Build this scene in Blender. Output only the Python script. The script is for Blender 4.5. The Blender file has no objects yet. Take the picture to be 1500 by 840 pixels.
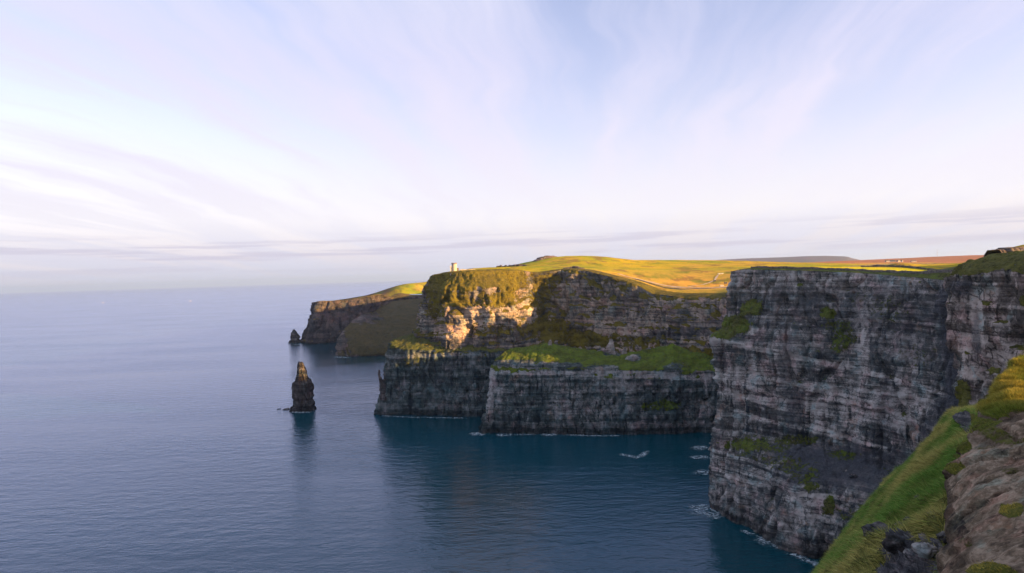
import bpy, math, random
import numpy as np
from mathutils import Matrix, Vector

random.seed(7)
RNG = np.random.default_rng(7)
scene = bpy.context.scene
R = math.radians

# ------------------------------------------------------------------ camera
H = 205.0
PITCH, ROLL = R(0.888), R(1.78)
CAM = np.array([0.0, 0.0, H])
FW = np.array([0, math.cos(PITCH), -math.sin(PITCH)])
R0 = np.array([1.0, 0, 0])
U0 = np.array([0, math.sin(PITCH), math.cos(PITCH)])
CX = math.cos(ROLL) * R0 - math.sin(ROLL) * U0
CY = math.sin(ROLL) * R0 + math.cos(ROLL) * U0

cd = bpy.data.cameras.new("camera")
cam = bpy.data.objects.new("camera", cd)
scene.collection.objects.link(cam)
m = Matrix(((CX[0], CY[0], -FW[0], 0), (CX[1], CY[1], -FW[1], 0), (CX[2], CY[2], -FW[2], H), (0, 0, 0, 1)))
cam.matrix_world = m
cd.sensor_width = 36
cd.lens = 24
cd.clip_start = 0.5
cd.clip_end = 500000
scene.camera = cam


def P(u, v, D):
    d = (u - 750) / 1000 * CX - (v - 420) / 1000 * CY + FW
    return CAM + d * D


def Z(u, v, z=0.0):
    d = (u - 750) / 1000 * CX - (v - 420) / 1000 * CY + FW
    return CAM + d * ((z - H) / d[2])


def proj(p):
    r = p - CAM
    d = r @ FW
    d = np.where(np.abs(d) < 1e-3, 1e-3, d)
    return 750 + 1000 * (r @ CX) / d, 420 - 1000 * (r @ CY) / d, d


def V(x, y, z):
    return np.array([x, y, z], float)


# ------------------------------------------------------------------ sun
SUN_AZ, SUN_EL = R(110), R(9)
SD = np.array([math.sin(SUN_AZ) * math.cos(SUN_EL), math.cos(SUN_AZ) * math.cos(SUN_EL), math.sin(SUN_EL)])

# ------------------------------------------------------------------ noise
def _h(ix, iy, iz, seed):
    n = (ix.astype(np.int64) * 374761393 + iy.astype(np.int64) * 668265263 + iz.astype(np.int64) * 2147483647 + seed * 974711) & 0xFFFFFFFF
    n = ((n ^ (n >> 13)) * 1274126177) & 0xFFFFFFFF
    n = ((n ^ (n >> 16)) * 2246822519) & 0xFFFFFFFF
    return (n ^ (n >> 15)) & 0xFFFFFF


def hsh(a, b=0, seed=0):
    a = np.asarray(a); b = np.broadcast_to(np.asarray(b), a.shape)
    return _h(a, b, np.zeros_like(a), seed) / float(0xFFFFFF)


def vnoise(x, y, z, seed=0):
    """smooth value noise, about -1..1"""
    x, y, z = np.broadcast_arrays(x, y, z)
    fx, fy, fz = np.floor(x), np.floor(y), np.floor(z)
    ix, iy, iz = fx.astype(np.int64), fy.astype(np.int64), fz.astype(np.int64)
    tx, ty, tz = x - fx, y - fy, z - fz
    tx = tx * tx * tx * (tx * (tx * 6 - 15) + 10)
    ty = ty * ty * ty * (ty * (ty * 6 - 15) + 10)
    tz = tz * tz * tz * (tz * (tz * 6 - 15) + 10)
    c = lambda a, b, d: _h(ix + a, iy + b, iz + d, seed) / float(0xFFFFFF)
    l = lambda a, b, t: a + (b - a) * t
    r = l(l(l(c(0, 0, 0), c(1, 0, 0), tx), l(c(0, 1, 0), c(1, 1, 0), tx), ty),
          l(l(c(0, 0, 1), c(1, 0, 1), tx), l(c(0, 1, 1), c(1, 1, 1), tx), ty), tz)
    return r * 2 - 1


def fbm(x, y, z, oct=4, seed=0, gain=0.5):
    s = 0; a = 1; t = 0
    for o in range(oct):
        f = 2.03 ** o
        s = s + a * vnoise(x * f + 17.3 * o, y * f - 9.1 * o, z * f + 3.7 * o, seed + o)
        t += a; a *= gain
    return s / t


def sstep(a, b, x):
    t = np.clip((x - a) / (b - a), 0, 1)
    return t * t * (3 - 2 * t)


# ------------------------------------------------------------------ object helpers
def link(o, parent=None):
    scene.collection.objects.link(o)
    if parent is not None:
        o.parent = parent
    return o


def tag(o, label=None, cat=None, group=None, kind=None):
    if label: o["label"] = label
    if cat: o["category"] = cat
    if group: o["group"] = group
    if kind: o["kind"] = kind
    return o


def empty(name, loc, rz=0.0):
    o = bpy.data.objects.new(name, None)
    o.location = loc
    o.rotation_euler = (0, 0, rz)
    o.empty_display_size = 0.5
    return link(o)


def mesh_np(name, verts, faces, mat, parent=None, smooth=False, attrs=None):
    """verts (n,3), faces (m,k) arrays of one size"""
    me = bpy.data.meshes.new(name)
    verts = np.ascontiguousarray(verts, np.float32)
    faces = np.ascontiguousarray(faces, np.int32)
    k = faces.shape[1]
    me.vertices.add(len(verts)); me.vertices.foreach_set("co", verts.ravel())
    me.loops.add(faces.size); me.loops.foreach_set("vertex_index", faces.ravel())
    me.polygons.add(len(faces))
    me.polygons.foreach_set("loop_start", np.arange(0, faces.size, k, dtype=np.int32))
    me.polygons.foreach_set("loop_total", np.full(len(faces), k, np.int32))
    if smooth:
        me.polygons.foreach_set("use_smooth", np.ones(len(faces), bool))
    for an, av in (attrs or {}).items():
        a = me.color_attributes.new(an, 'FLOAT_COLOR', 'POINT')
        c = np.ones((len(verts), 4), np.float32); c[:, :av.shape[1]] = av
        a.data.foreach_set("color", c.ravel())
    me.materials.append(mat)
    me.update(calc_edges=True)
    o = bpy.data.objects.new(name, me)
    return link(o, parent)


def grid_faces(nr, nc, wrap=False):
    i = np.arange(nr - 1)[:, None]; j = np.arange(nc if wrap else nc - 1)[None, :]
    j2 = (j + 1) % nc
    a = i * nc + j; b = (i + 1) * nc + j; c = (i + 1) * nc + j2; d = i * nc + j2
    return np.stack([a, b, c, d], -1).reshape(-1, 4)


class MB:
    """collects boxes, prisms, lathes into ONE mesh"""
    def __init__(self): self.v = []; self.f = []
    def add(self, vs, fs):
        n = len(self.v); self.v += [tuple(p) for p in vs]; self.f += [[n + i for i in f] for f in fs]
    def box(self, x0, x1, y0, y1, z0, z1):
        vs = [(x, y, z) for z in (z0, z1) for y in (y0, y1) for x in (x0, x1)]
        self.add(vs, [(0, 2, 3, 1), (4, 5, 7, 6), (0, 1, 5, 4), (2, 6, 7, 3), (0, 4, 6, 2), (1, 3, 7, 5)])
    def lathe(self, prof, n=24, cx=0, cy=0, cap=True):
        vs = [(cx + r * math.cos(2 * math.pi * i / n), cy + r * math.sin(2 * math.pi * i / n), z) for r, z in prof for i in range(n)]
        fs = [(a * n + i, a * n + (i + 1) % n, (a + 1) * n + (i + 1) % n, (a + 1) * n + i) for a in range(len(prof) - 1) for i in range(n)]
        if cap:
            fs.append(tuple(range(n))[::-1]); fs.append(tuple((len(prof) - 1) * n + i for i in range(n)))
        self.add(vs, fs)
    def gable(self, x0, x1, y0, y1, z0, h, over=0.3):
        x0 -= over; x1 += over; y0 -= over; y1 += over; ym = (y0 + y1) / 2
        self.add([(x0, y0, z0), (x1, y0, z0), (x1, y1, z0), (x0, y1, z0), (x0, ym, z0 + h), (x1, ym, z0 + h)],
                 [(0, 1, 5, 4), (2, 3, 4, 5), (0, 4, 3), (1, 2, 5), (3, 2, 1, 0)])
    def tube(self, a, b, r0, r1=None, n=6):
        r1 = r0 if r1 is None else r1
        a = Vector(a); b = Vector(b); d = (b - a).normalized()
        p = d.orthogonal().normalized(); q = d.cross(p)
        vs = [tuple(c + (p * math.cos(2 * math.pi * i / n) + q * math.sin(2 * math.pi * i / n)) * r) for c, r in ((a, r0), (b, r1)) for i in range(n)]
        self.add(vs, [(i, (i + 1) % n, n + (i + 1) % n, n + i) for i in range(n)] + [tuple(range(n))[::-1], tuple(range(n, 2 * n))])
    def build(self, name, mat, parent=None):
        me = bpy.data.meshes.new(name); me.from_pydata(self.v, [], self.f); me.materials.append(mat); me.update()
        return link(bpy.data.objects.new(name, me), parent)


# ------------------------------------------------------------------ materials
class NT:
    def __init__(self, nt): self.nt = nt
    def n(self, t, **kw):
        nd = self.nt.nodes.new(t)
        ins = kw.pop('ins', {})
        for k, v in kw.items(): setattr(nd, k, v)
        for k, v in ins.items(): self.set(nd.inputs[k], v)
        return nd
    def set(self, sock, v):
        if isinstance(v, bpy.types.NodeSocket): self.nt.links.new(v, sock)
        else: sock.default_value = v
    def math(self, op, a, b=0.0, c=None, clamp=False):
        nd = self.n('ShaderNodeMath', operation=op, use_clamp=clamp)
        self.set(nd.inputs[0], a); self.set(nd.inputs[1], b)
        if c is not None: self.set(nd.inputs[2], c)
        return nd.outputs[0]
    def vmul(self, a, v):
        nd = self.n('ShaderNodeVectorMath', operation='MULTIPLY')
        self.set(nd.inputs[0], a); self.set(nd.inputs[1], v)
        return nd.outputs[0]
    def vadd(self, a, v):
        nd = self.n('ShaderNodeVectorMath', operation='ADD')
        self.set(nd.inputs[0], a); self.set(nd.inputs[1], v)
        return nd.outputs[0]
    def noise(self, vec, scale=1.0, detail=4, rough=0.55, dist=0.0, out=0):
        nd = self.n('ShaderNodeTexNoise')
        self.set(nd.inputs['Vector'], vec)
        nd.inputs['Scale'].default_value = scale; nd.inputs['Detail'].default_value = detail
        nd.inputs['Roughness'].default_value = rough; nd.inputs['Distortion'].default_value = dist
        return nd.outputs[out]
    def ramp(self, fac, stops, interp='LINEAR'):
        nd = self.n('ShaderNodeValToRGB'); cr = nd.color_ramp; cr.interpolation = interp
        while len(cr.elements) < len(stops): cr.elements.new(0.5)
        for e, (p, c) in zip(cr.elements, stops):
            e.position = p; e.color = (c if isinstance(c, tuple) else (c, c, c)) + (1,)
        self.set(nd.inputs[0], fac)
        return nd.outputs[0]
    def mix(self, fac, a, b, mode='MIX'):
        nd = self.n('ShaderNodeMix', data_type='RGBA', blend_type=mode)
        self.set(nd.inputs[0], fac)
        for s, v in ((nd.inputs[6], a), (nd.inputs[7], b)):
            self.set(s, v if isinstance(v, bpy.types.NodeSocket) else tuple(v) + (1,))
        return nd.outputs[2]
    def maprange(self, v, a, b, c=0.0, d=1.0, smooth=False):
        nd = self.n('ShaderNodeMapRange', interpolation_type='SMOOTHSTEP' if smooth else 'LINEAR')
        self.set(nd.inputs[0], v)
        for i, q in enumerate((a, b, c, d)): nd.inputs[i + 1].default_value = q
        return nd.outputs[0]
    def bump(self, height, strength=0.5, dist=1.0, normal=None):
        nd = self.n('ShaderNodeBump'); nd.inputs['Strength'].default_value = strength; nd.inputs['Distance'].default_value = dist
        self.set(nd.inputs['Height'], height)
        if normal is not None: self.set(nd.inputs['Normal'], normal)
        return nd.outputs[0]


def new_mat(name):
    mt = bpy.data.materials.new(name); mt.use_nodes = True
    nt = mt.node_tree; t = NT(nt)
    b = nt.nodes['Principled BSDF']
    b.inputs['Roughness'].default_value = 0.9
    b.inputs['Specular IOR Level'].default_value = 0.2
    return mt, t, b


def simple_mat(name, col, var=0.25, scale=1.0, rough=0.85, bump=0.2):
    mt, t, b = new_mat(name)
    co = t.n('ShaderNodeTexCoord').outputs['Object']
    n = t.noise(co, scale, 5, 0.6)
    dark = tuple(c * (1 - var) for c in col); lite = tuple(min(1, c * (1 + var)) for c in col)
    t.set(b.inputs['Base Color'], t.ramp(n, [(0.3, dark), (0.7, lite)]))
    b.inputs['Roughness'].default_value = rough
    if bump: t.set(b.inputs['Normal'], t.bump(n, bump, 0.2))
    return mt


def rock_mat(name, sc=1.0, dark=(.045, .052, .058), mid=(.175, .178, .186), pale=(.50, .47, .45), rust=(.34, .19, .11),
             veg1=(.055, .075, .022), veg2=(.12, .18, .028), paleness=0.0, wet=14.0, rustiness=0.5, streak=1.0, vegnoise=0.55, contrast=1.02, straw=(.20, .18, .05), bumpk=1.0, crackk=.75, bedk=1.0, bedvec=None, warpk=.55, bidk=.34, scree=((.040, .046, .055), (.105, .112, .125))):
    """sc: scale of the bedding (1 = beds of a few metres)"""
    mt, t, b = new_mat(name)
    pos = t.n('ShaderNodeNewGeometry').outputs['Position']
    w = t.noise(pos, 0.03 / sc, 4, 0.6, out=1)
    p = t.vadd(pos, t.vmul(t.vadd(w, (-.5, -.5, -.5)), (14 * sc * warpk, 14 * sc * warpk, 10 * sc * warpk)))
    bp = p
    if bedvec:                                              # tilted bedding: stretch along bedvec's first axis
        r_ = t.n('ShaderNodeVectorRotate', rotation_type='EULER_XYZ'); t.set(r_.inputs['Vector'], p); r_.inputs['Rotation'].default_value = bedvec; bp = r_.outputs[0]
    beds = t.noise(t.vmul(bp, (.012 / sc, (.34 if bedvec else .012) / sc, .34 / sc) if not bedvec else (.085 / sc, .30 / sc, .30 / sc)), 1.0, 7, 0.70)
    zz = t.n('ShaderNodeSeparateXYZ'); t.set(zz.inputs[0], p)
    vb = t.n('ShaderNodeTexVoronoi', voronoi_dimensions='1D'); t.set(vb.inputs['W'], t.math('MULTIPLY', zz.outputs[2], .19 / sc)); vb.inputs['Scale'].default_value = 1
    bid = t.n('ShaderNodeSeparateColor'); t.set(bid.inputs[0], vb.outputs['Color'])
    blkv = t.vmul(t.vadd(pos, t.vmul(t.vadd(w, (-.5, -.5, -.5)), (12 * sc, 12 * sc, 8 * sc))), (.12 / sc, .12 / sc, .055 / sc))
    vk = t.n('ShaderNodeTexVoronoi'); t.set(vk.inputs['Vector'], blkv); vk.inputs['Scale'].default_value = 1; vk.inputs['Detail'].default_value = 1.5
    kid = t.n('ShaderNodeSeparateColor'); t.set(kid.inputs[0], vk.outputs['Color'])
    ve = t.n('ShaderNodeTexVoronoi', feature='DISTANCE_TO_EDGE'); t.set(ve.inputs['Vector'], blkv); ve.inputs['Scale'].default_value = 1
    crack = t.math('MULTIPLY', t.maprange(ve.outputs['Distance'], 0.0, .06, 1, 0), t.maprange(t.noise(pos, .045 / sc, 3, .6), .45, .6, 0, 1))
    big = t.noise(pos, 0.016 / sc, 4, 0.6)
    mid_n = t.noise(t.vadd(pos, (91., 7., 33.)), 0.07 / sc, 5, 0.65)
    vert = t.noise(t.vmul(p, (.11 / sc, .11 / sc, .009 / sc)), 1.0, 4, 0.6)
    grain = t.noise(pos, 0.5 / sc, 7, 0.74)
    def c(n, k): return t.math('MULTIPLY', t.math('SUBTRACT', n, .5), k)
    v = t.math('ADD', c(beds, bedk), c(bid.outputs[0], bidk))
    v = t.math('ADD', v, c(kid.outputs[0], .15)); v = t.math('ADD', v, c(grain, .6)); v = t.math('ADD', v, c(mid_n, .9)); v = t.math('ADD', v, c(big, .9))
    v = t.math('ADD', v, t.math('MULTIPLY', t.maprange(vert, .56, .70, 0, -.22, True), streak))
    v = t.math('ADD', v, t.math('MULTIPLY', t.maprange(vert, .42, .30, 0, .16, True), streak))
    mk = t.n('ShaderNodeVertexColor', layer_name='mk').outputs['Color']
    sp = t.n('ShaderNodeSeparateColor'); t.set(sp.inputs[0], mk)
    veg, palem, darkm = sp.outputs[0], sp.outputs[1], sp.outputs[2]
    v = t.math('ADD', v, t.math('MULTIPLY', t.math('MULTIPLY', palem, t.maprange(t.math('ADD', beds, c(grain, .8)), .36, .56, .35, 1.0)), .55))
    v = t.math('ADD', t.math('MULTIPLY', v, contrast), .5 + paleness)
    col = t.ramp(v, [(0.16, dark), (0.38, tuple(.5 * (a + c_) for a, c_ in zip(dark, mid))), (0.54, mid), (0.72, tuple(.5 * a + .5 * c_ for a, c_ in zip(mid, pale))), (0.92, pale)])
    rn = t.noise(t.vadd(pos, (311., 77., 13.)), 0.035 / sc, 6, 0.7)
    rf = t.math('MULTIPLY', t.maprange(rn, .56, .70, 0, 1, True), t.maprange(v, .3, .7, .3, 1))
    col = t.mix(t.math('MULTIPLY', rf, rustiness), col, rust)
    pn = t.noise(t.vadd(pos, (-211., 177., 13.)), 0.045 / sc, 4, 0.6)
    col = t.mix(t.maprange(pn, .52, .66, 0, .8, True), col, t.mix(1.0, col, (1.18, .94, .96), 'MULTIPLY'))
    col = t.mix(t.maprange(pn, .46, .34, 0, .8, True), col, t.mix(1.0, col, (.72, .98, 1.05), 'MULTIPLY'))
    col = t.mix(t.math('MULTIPLY', crack, crackk), col, tuple(x * .7 for x in dark))
    col = t.mix(t.math('MULTIPLY', darkm, 0.9), col, t.ramp(grain, [(.3, scree[0]), (.75, scree[1])]))  # scree tones; on the right cliff they also paint the gap's shade
    vn = t.noise(pos, 0.2 / sc, 7, 0.72)
    vm = t.maprange(t.math('ADD', veg, t.math('MULTIPLY', c(vn, 1.0), vegnoise * 4)), .38, .62, 0, 1, True)
    vc = t.mix(t.maprange(t.noise(pos, 0.05 / sc, 5, .65), .38, .62, 0, 1), veg1, veg2)
    vc = t.mix(t.maprange(grain, .40, .66, 0, .7), vc, straw)
    vc = t.mix(t.maprange(vn, .46, .32, 0, .7), vc, tuple(x * .35 for x in veg1))
    col = t.mix(vm, col, vc)
    z = t.n('ShaderNodeSeparateXYZ'); t.set(z.inputs[0], pos)
    if wet:
        wz = t.math('ADD', z.outputs[2], c(big, 16.0))
        wf = t.maprange(wz, 0.0, wet, 0.38, 1.0, True)
        col = t.mix(1.0, col, t.n('ShaderNodeCombineColor', ins={0: wf, 1: wf, 2: wf}).outputs[0], 'MULTIPLY')
    t.set(b.inputs['Base Color'], col)
    hgt = t.math('ADD', t.math('MULTIPLY', beds, 1.8), t.math('ADD', t.math('MULTIPLY', kid.outputs[0], .5), t.math('MULTIPLY', grain, 1.0)))
    hgt = t.math('ADD', hgt, t.math('ADD', t.math('MULTIPLY', crack, -1.1 * crackk), t.math('MULTIPLY', mid_n, 1.4)))
    hgt = t.math('ADD', hgt, t.math('MULTIPLY', vn, t.math('MULTIPLY', vm, 1.6)))
    t.set(b.inputs['Normal'], t.bump(hgt, .9 * bumpk, 2.2 * sc))
    b.inputs['Specular IOR Level'].default_value = 0.12
    return mt


def grass_mat(name, sc=1.0, bump=0.8, vary=1.0):
    mt, t, b = new_mat(name)
    pos = t.n('ShaderNodeNewGeometry').outputs['Position']
    col = t.n('ShaderNodeVertexColor', layer_name='col').outputs['Color']
    n1 = t.noise(pos, .015 / sc, 5, .6); n2 = t.noise(pos, .12 / sc, 6, .7); n3 = t.noise(pos, 1.1 / sc, 4, .7)
    f = t.math('ADD', t.math('MULTIPLY', n1, .5), t.math('ADD', t.math('MULTIPLY', n2, .35), t.math('MULTIPLY', n3, .15)))
    k = t.ramp(f, [(.30, (.45, .55, .50)), (.46, (.85, .95, .85)), (.54, (1.05, 1.0, 1.0)), (.70, (1.45, 1.2, 1.15))])
    c = t.mix(vary, col, k, 'MULTIPLY')
    sc_ = t.maprange(t.noise(t.vadd(pos, (57., 91., 3.)), .06 / sc, 5, .65), .60, .70, 0, .6, True)
    c = t.mix(sc_, c, t.mix(1.0, c, (.55, .42, .45), 'MULTIPLY'))
    t.set(b.inputs['Base Color'], c)
    h = t.math('ADD', t.math('MULTIPLY', n2, 1.6), t.math('MULTIPLY', n3, .6))
    t.set(b.inputs['Normal'], t.bump(h, bump, 2.0 * sc))
    b.inputs['Specular IOR Level'].default_value = 0.05
    return mt


# ------------------------------------------------------------------ sheets
def resample(cols, hs, vs_):
    """cols: K columns of L points -> dense grid rows x cols"""
    A = np.array([[p for p in c] for c in cols], float).transpose(1, 0, 2)       # L,K,3
    dj = np.linalg.norm(np.diff(A, axis=1), axis=2).mean(0); di = np.linalg.norm(np.diff(A, axis=0), axis=2).mean(1)
    tj = np.concatenate([[0], np.cumsum(dj)]); ti = np.concatenate([[0], np.cumsum(di)])
    nj = max(2, int(tj[-1] / hs)); ni = max(2, int(ti[-1] / vs_))
    qj = np.linspace(0, tj[-1], nj); qi = np.linspace(0, ti[-1], ni)
    B = np.stack([[np.interp(qj, tj, A[i, :, k]) for i in range(A.shape[0])] for k in range(3)], -1)   # L,nj,3
    C = np.stack([np.stack([np.interp(qi, ti, B[:, j, k]) for j in range(nj)], 1) for k in range(3)], -1)
    return C, qi / ti[-1] * 1.0, ti / ti[-1]


def blur(G, it, axis):
    for _ in range(it):
        p = np.concatenate([np.take(G, [0], axis), G, np.take(G, [-1], axis)], axis)
        n = G.shape[axis]
        sl = lambda a: np.take(p, range(a, a + n), axis)
        G = .25 * sl(0) + .5 * sl(1) + .25 * sl(2)
    return G


def normals(G):
    du = np.gradient(G, axis=1); dv = np.gradient(G, axis=0)
    n = np.cross(dv, du)
    return n / (np.linalg.norm(n, axis=2, keepdims=True) + 1e-9)


RK = 1.35


def relief(G, N, seed, bed=6.0, bamp=2.0, joint=38.0, jamp=6.0, block=7.0, blamp=1.2, famp=1.5, fs=9.0, dip=(0, 0), gul=1.0):
    x, y, z = G[..., 0], G[..., 1], G[..., 2]
    s = np.concatenate([[0], np.cumsum(np.linalg.norm(np.diff(G[:, :, :2].mean(0), axis=0), axis=1))])[None, :] + 0 * x
    zz = z + dip[0] * x + dip[1] * y + 0.6 * bed * fbm(x / 70, y / 70, z / 70, 2, seed + 11)
    L = zz / bed + 0.7 * vnoise(zz / bed / 2.7, 0 * zz, 0 * zz, seed + 5)
    def beds(L, sd):
        k = np.floor(L); f = L - k; ki = k.astype(np.int64)
        e = sstep(.72, 1.0, f)
        return hsh(ki, 0, sd) * (1 - e) + hsh(ki + 1, 0, sd) * e, ki
    b1, k1 = beds(L, seed); b2, k2 = beds(L * 3.1, seed + 1)
    mod = np.clip(.65 + .8 * fbm(x / 45, y / 45, z / 60, 2, seed + 21), .05, 1.6)
    d = bamp * mod * ((b1 - .5) * 1.3 + (b2 - .5) * .55)
    jn = fbm(x / joint, y / joint, z / (joint * 5), 3, seed + 31)
    jr = 1 - 2 * np.abs(vnoise(x / (joint * .45), y / (joint * .45), z / (joint * 3), seed + 33))
    d = d + jamp * (jn * 1.1) - jamp * .55 * gul * np.clip(jr - .45, 0, 1) ** 1.3 * 2
    sb = s / block + hsh(k1, 3, seed + 41) * 9 + .35 * vnoise(z / (block * .8), s / block / 3, 0 * z, seed + 43)
    kb = np.floor(sb).astype(np.int64)
    d = d + blamp * (hsh(kb, k1, seed + 47) - .5) * 1.6 + blamp * .5 * (hsh(np.floor(sb * 2.7).astype(np.int64), k2, seed + 48) - .5)
    d = d + famp * fbm(x / fs, y / fs, z / fs, 5, seed + 51, .62)
    cr = np.abs(vnoise(s / (joint * .55) + .5 * vnoise(z / 30, s / 50, 0 * z, seed + 57), z / (joint * 3.2), 0 * z, seed + 55))
    d = d - jamp * .8 * sstep(.10, 0, cr)
    return d * RK, s


def cliff(name, cols, hs, vs_, mat, seed, rim=None, patches=(), pale=(), dark=(), sm=(6, 3), vegslope=(.42, .72), vegbias=0.0, taper_top=True, lines=(), facev=1.0, **kw):
    """builds a cliff sheet; rim = index of the level of the cliff edge (rows above it lie on the land)"""
    G, qi, ti = resample(cols, hs, vs_)
    G = blur(blur(G, sm[0], 1), sm[1], 0)
    N = normals(G)
    Nb = blur(blur(N, 8, 1), 8, 0); Nb /= np.linalg.norm(Nb, axis=2, keepdims=True) + 1e-9
    d, s = relief(G, Nb, seed, **kw)
    k = np.ones(len(qi))
    if rim is not None and taper_top:
        k = .25 + .75 * sstep(ti[rim] - .005, ti[rim] + .05, qi)
    flat = 1 - .75 * sstep(.45, .85, Nb[..., 2])
    G2 = G + Nb * (d * k[:, None] * flat)[..., None]
    tq = (1 - flat)[..., None] * V(0, 0, 1)
    G2 = G2 + tq * (2.2 * fbm(G[..., 0] / 10, G[..., 1] / 10, G[..., 2] / 10, 4, seed + 61) + 1.6 * np.abs(vnoise(G[..., 0] / 3.2, G[..., 1] / 3.2, G[..., 2] / 3.2, seed + 63)))[..., None]
    N2 = normals(G2); N2s = blur(blur(N2, 2, 1), 2, 0)
    x, y, z = G2[..., 0], G2[..., 1], G2[..., 2]
    vg = sstep(vegslope[0], vegslope[1], N2s[..., 2] + .22 * fbm(x / 18, y / 18, z / 18, 4, seed + 71)) + vegbias
    u, v, D = proj(G2)
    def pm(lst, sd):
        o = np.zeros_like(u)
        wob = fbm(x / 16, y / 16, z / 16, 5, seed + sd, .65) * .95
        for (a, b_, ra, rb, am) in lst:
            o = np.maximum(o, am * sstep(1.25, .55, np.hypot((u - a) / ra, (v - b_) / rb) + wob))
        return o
    if rim is not None:
        vg = vg * (1 - (1 - facev) * sstep(ti[rim] + .02, ti[rim] + .10, qi))[:, None]
    pv = pm([p for p in patches if p[4] > 0], 81); nv = pm([(a, b_, c, e, -am) for a, b_, c, e, am in patches if am < 0], 82)
    vg = np.clip(np.minimum(np.maximum(vg, pv), .84) - nv, 0, 1)
    pl = pm(pale, 91)
    for pts, hw, am in lines:
        q = np.array(pts, float)
        vl = np.interp(u, q[:, 0], q[:, 1], left=-999, right=-999)
        pl = np.maximum(pl, am * sstep(1.4, .6, np.abs(v - vl + 2.0 * vnoise(x / 25, y / 25, z / 25, seed + 97)) / hw) * sstep(-.75, -.2, fbm(x / 16, y / 16, z / 16, 3, seed + 99)))
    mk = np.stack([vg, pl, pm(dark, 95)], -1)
    return dict(name=name, G=G2, mk=mk, mat=mat, rimrow=None if rim is None else int(np.argmin(np.abs(qi - ti[rim]))))


def emit(S, smooth=False):
    nr, nc, _ = S['G'].shape
    o = mesh_np(S['name'], S['G'].reshape(-1, 3), grid_faces(nr, nc), S['mat'], attrs={'mk': S['mk'].reshape(-1, 3)}, smooth=smooth)
    return tag(o, kind='structure')


# ------------------------------------------------------------------ control points of the coast
def col(*pts): return [P(*p) if len(p) == 3 and not isinstance(p, np.ndarray) else p for p in pts]

def drop(p, dz, dx=0, dy=0): return p + V(dx, dy, dz)

# far headland: rim, mid, low, base, foot
FH = []
for c in [((600, 430, 2900), (595, 455, 2900), (590, 470, 2900), (585, 482, 2850)),
          ((478, 441, 2600), (470, 462, 2580), (465, 478, 2560), (462, 492, 2540)),
          ((456, 443, 2390), (452, 463, 2375), (446, 482, 2350), (437, 500, 2335)),
          ((466, 441, 2290), (462, 464, 2282), (459, 484, 2275), (456, 503, 2270)),
          ((510, 439, 2325), (509, 462, 2310), (508, 485, 2300), (507, 503, 2280)),
          ((545, 433, 2345), (544, 458, 2330), (543, 480, 2320), (542, 502, 2300)),
          ((561, 431, 2390), (560, 456, 2385), (558, 480, 2310), (556, 501, 2290)),
          ((575, 437, 2420), (575, 460, 2400), (575, 480, 2380), (575, 500, 2290)),
          ((640, 430, 2420), (640, 455, 2400), (640, 480, 2380), (640, 500, 2290))]:
    q = col(*c); b = q[-1].copy(); b[2] = 0; q[-1] = b
    FH.append(q + [drop(b, -4)])
# shoulder in front of it
FS = []
for c in [((560, 452, 2300), (540, 468, 2250), (520, 488, 2200), (505, 500, 2150), (503, 510, 2120)),
          ((530, 460, 2080), (515, 470, 2010), (500, 486, 1930), (491, 500, 1890), (490, 521, 1872)),
          ((545, 457, 2100), (535, 468, 2010), (524, 486, 1930), (514, 506, 1875), (513, 522, 1850)),
          ((575, 441, 2380), (562, 462, 2120), (555, 485, 1960), (550, 508, 1870), (549, 522, 1840)),
          ((605, 438, 2400), (598, 462, 2130), (592, 485, 1970), (590, 507, 1872), (589, 521, 1845)),
          ((660, 436, 2400), (650, 462, 2150), (645, 485, 1990), (640, 505, 1880), (640, 519, 1850))]:
    q = col(*c); b = q[-1].copy(); b[2] = 0; q[-1] = b
    FS.append(q + [drop(b, -4)])
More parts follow.
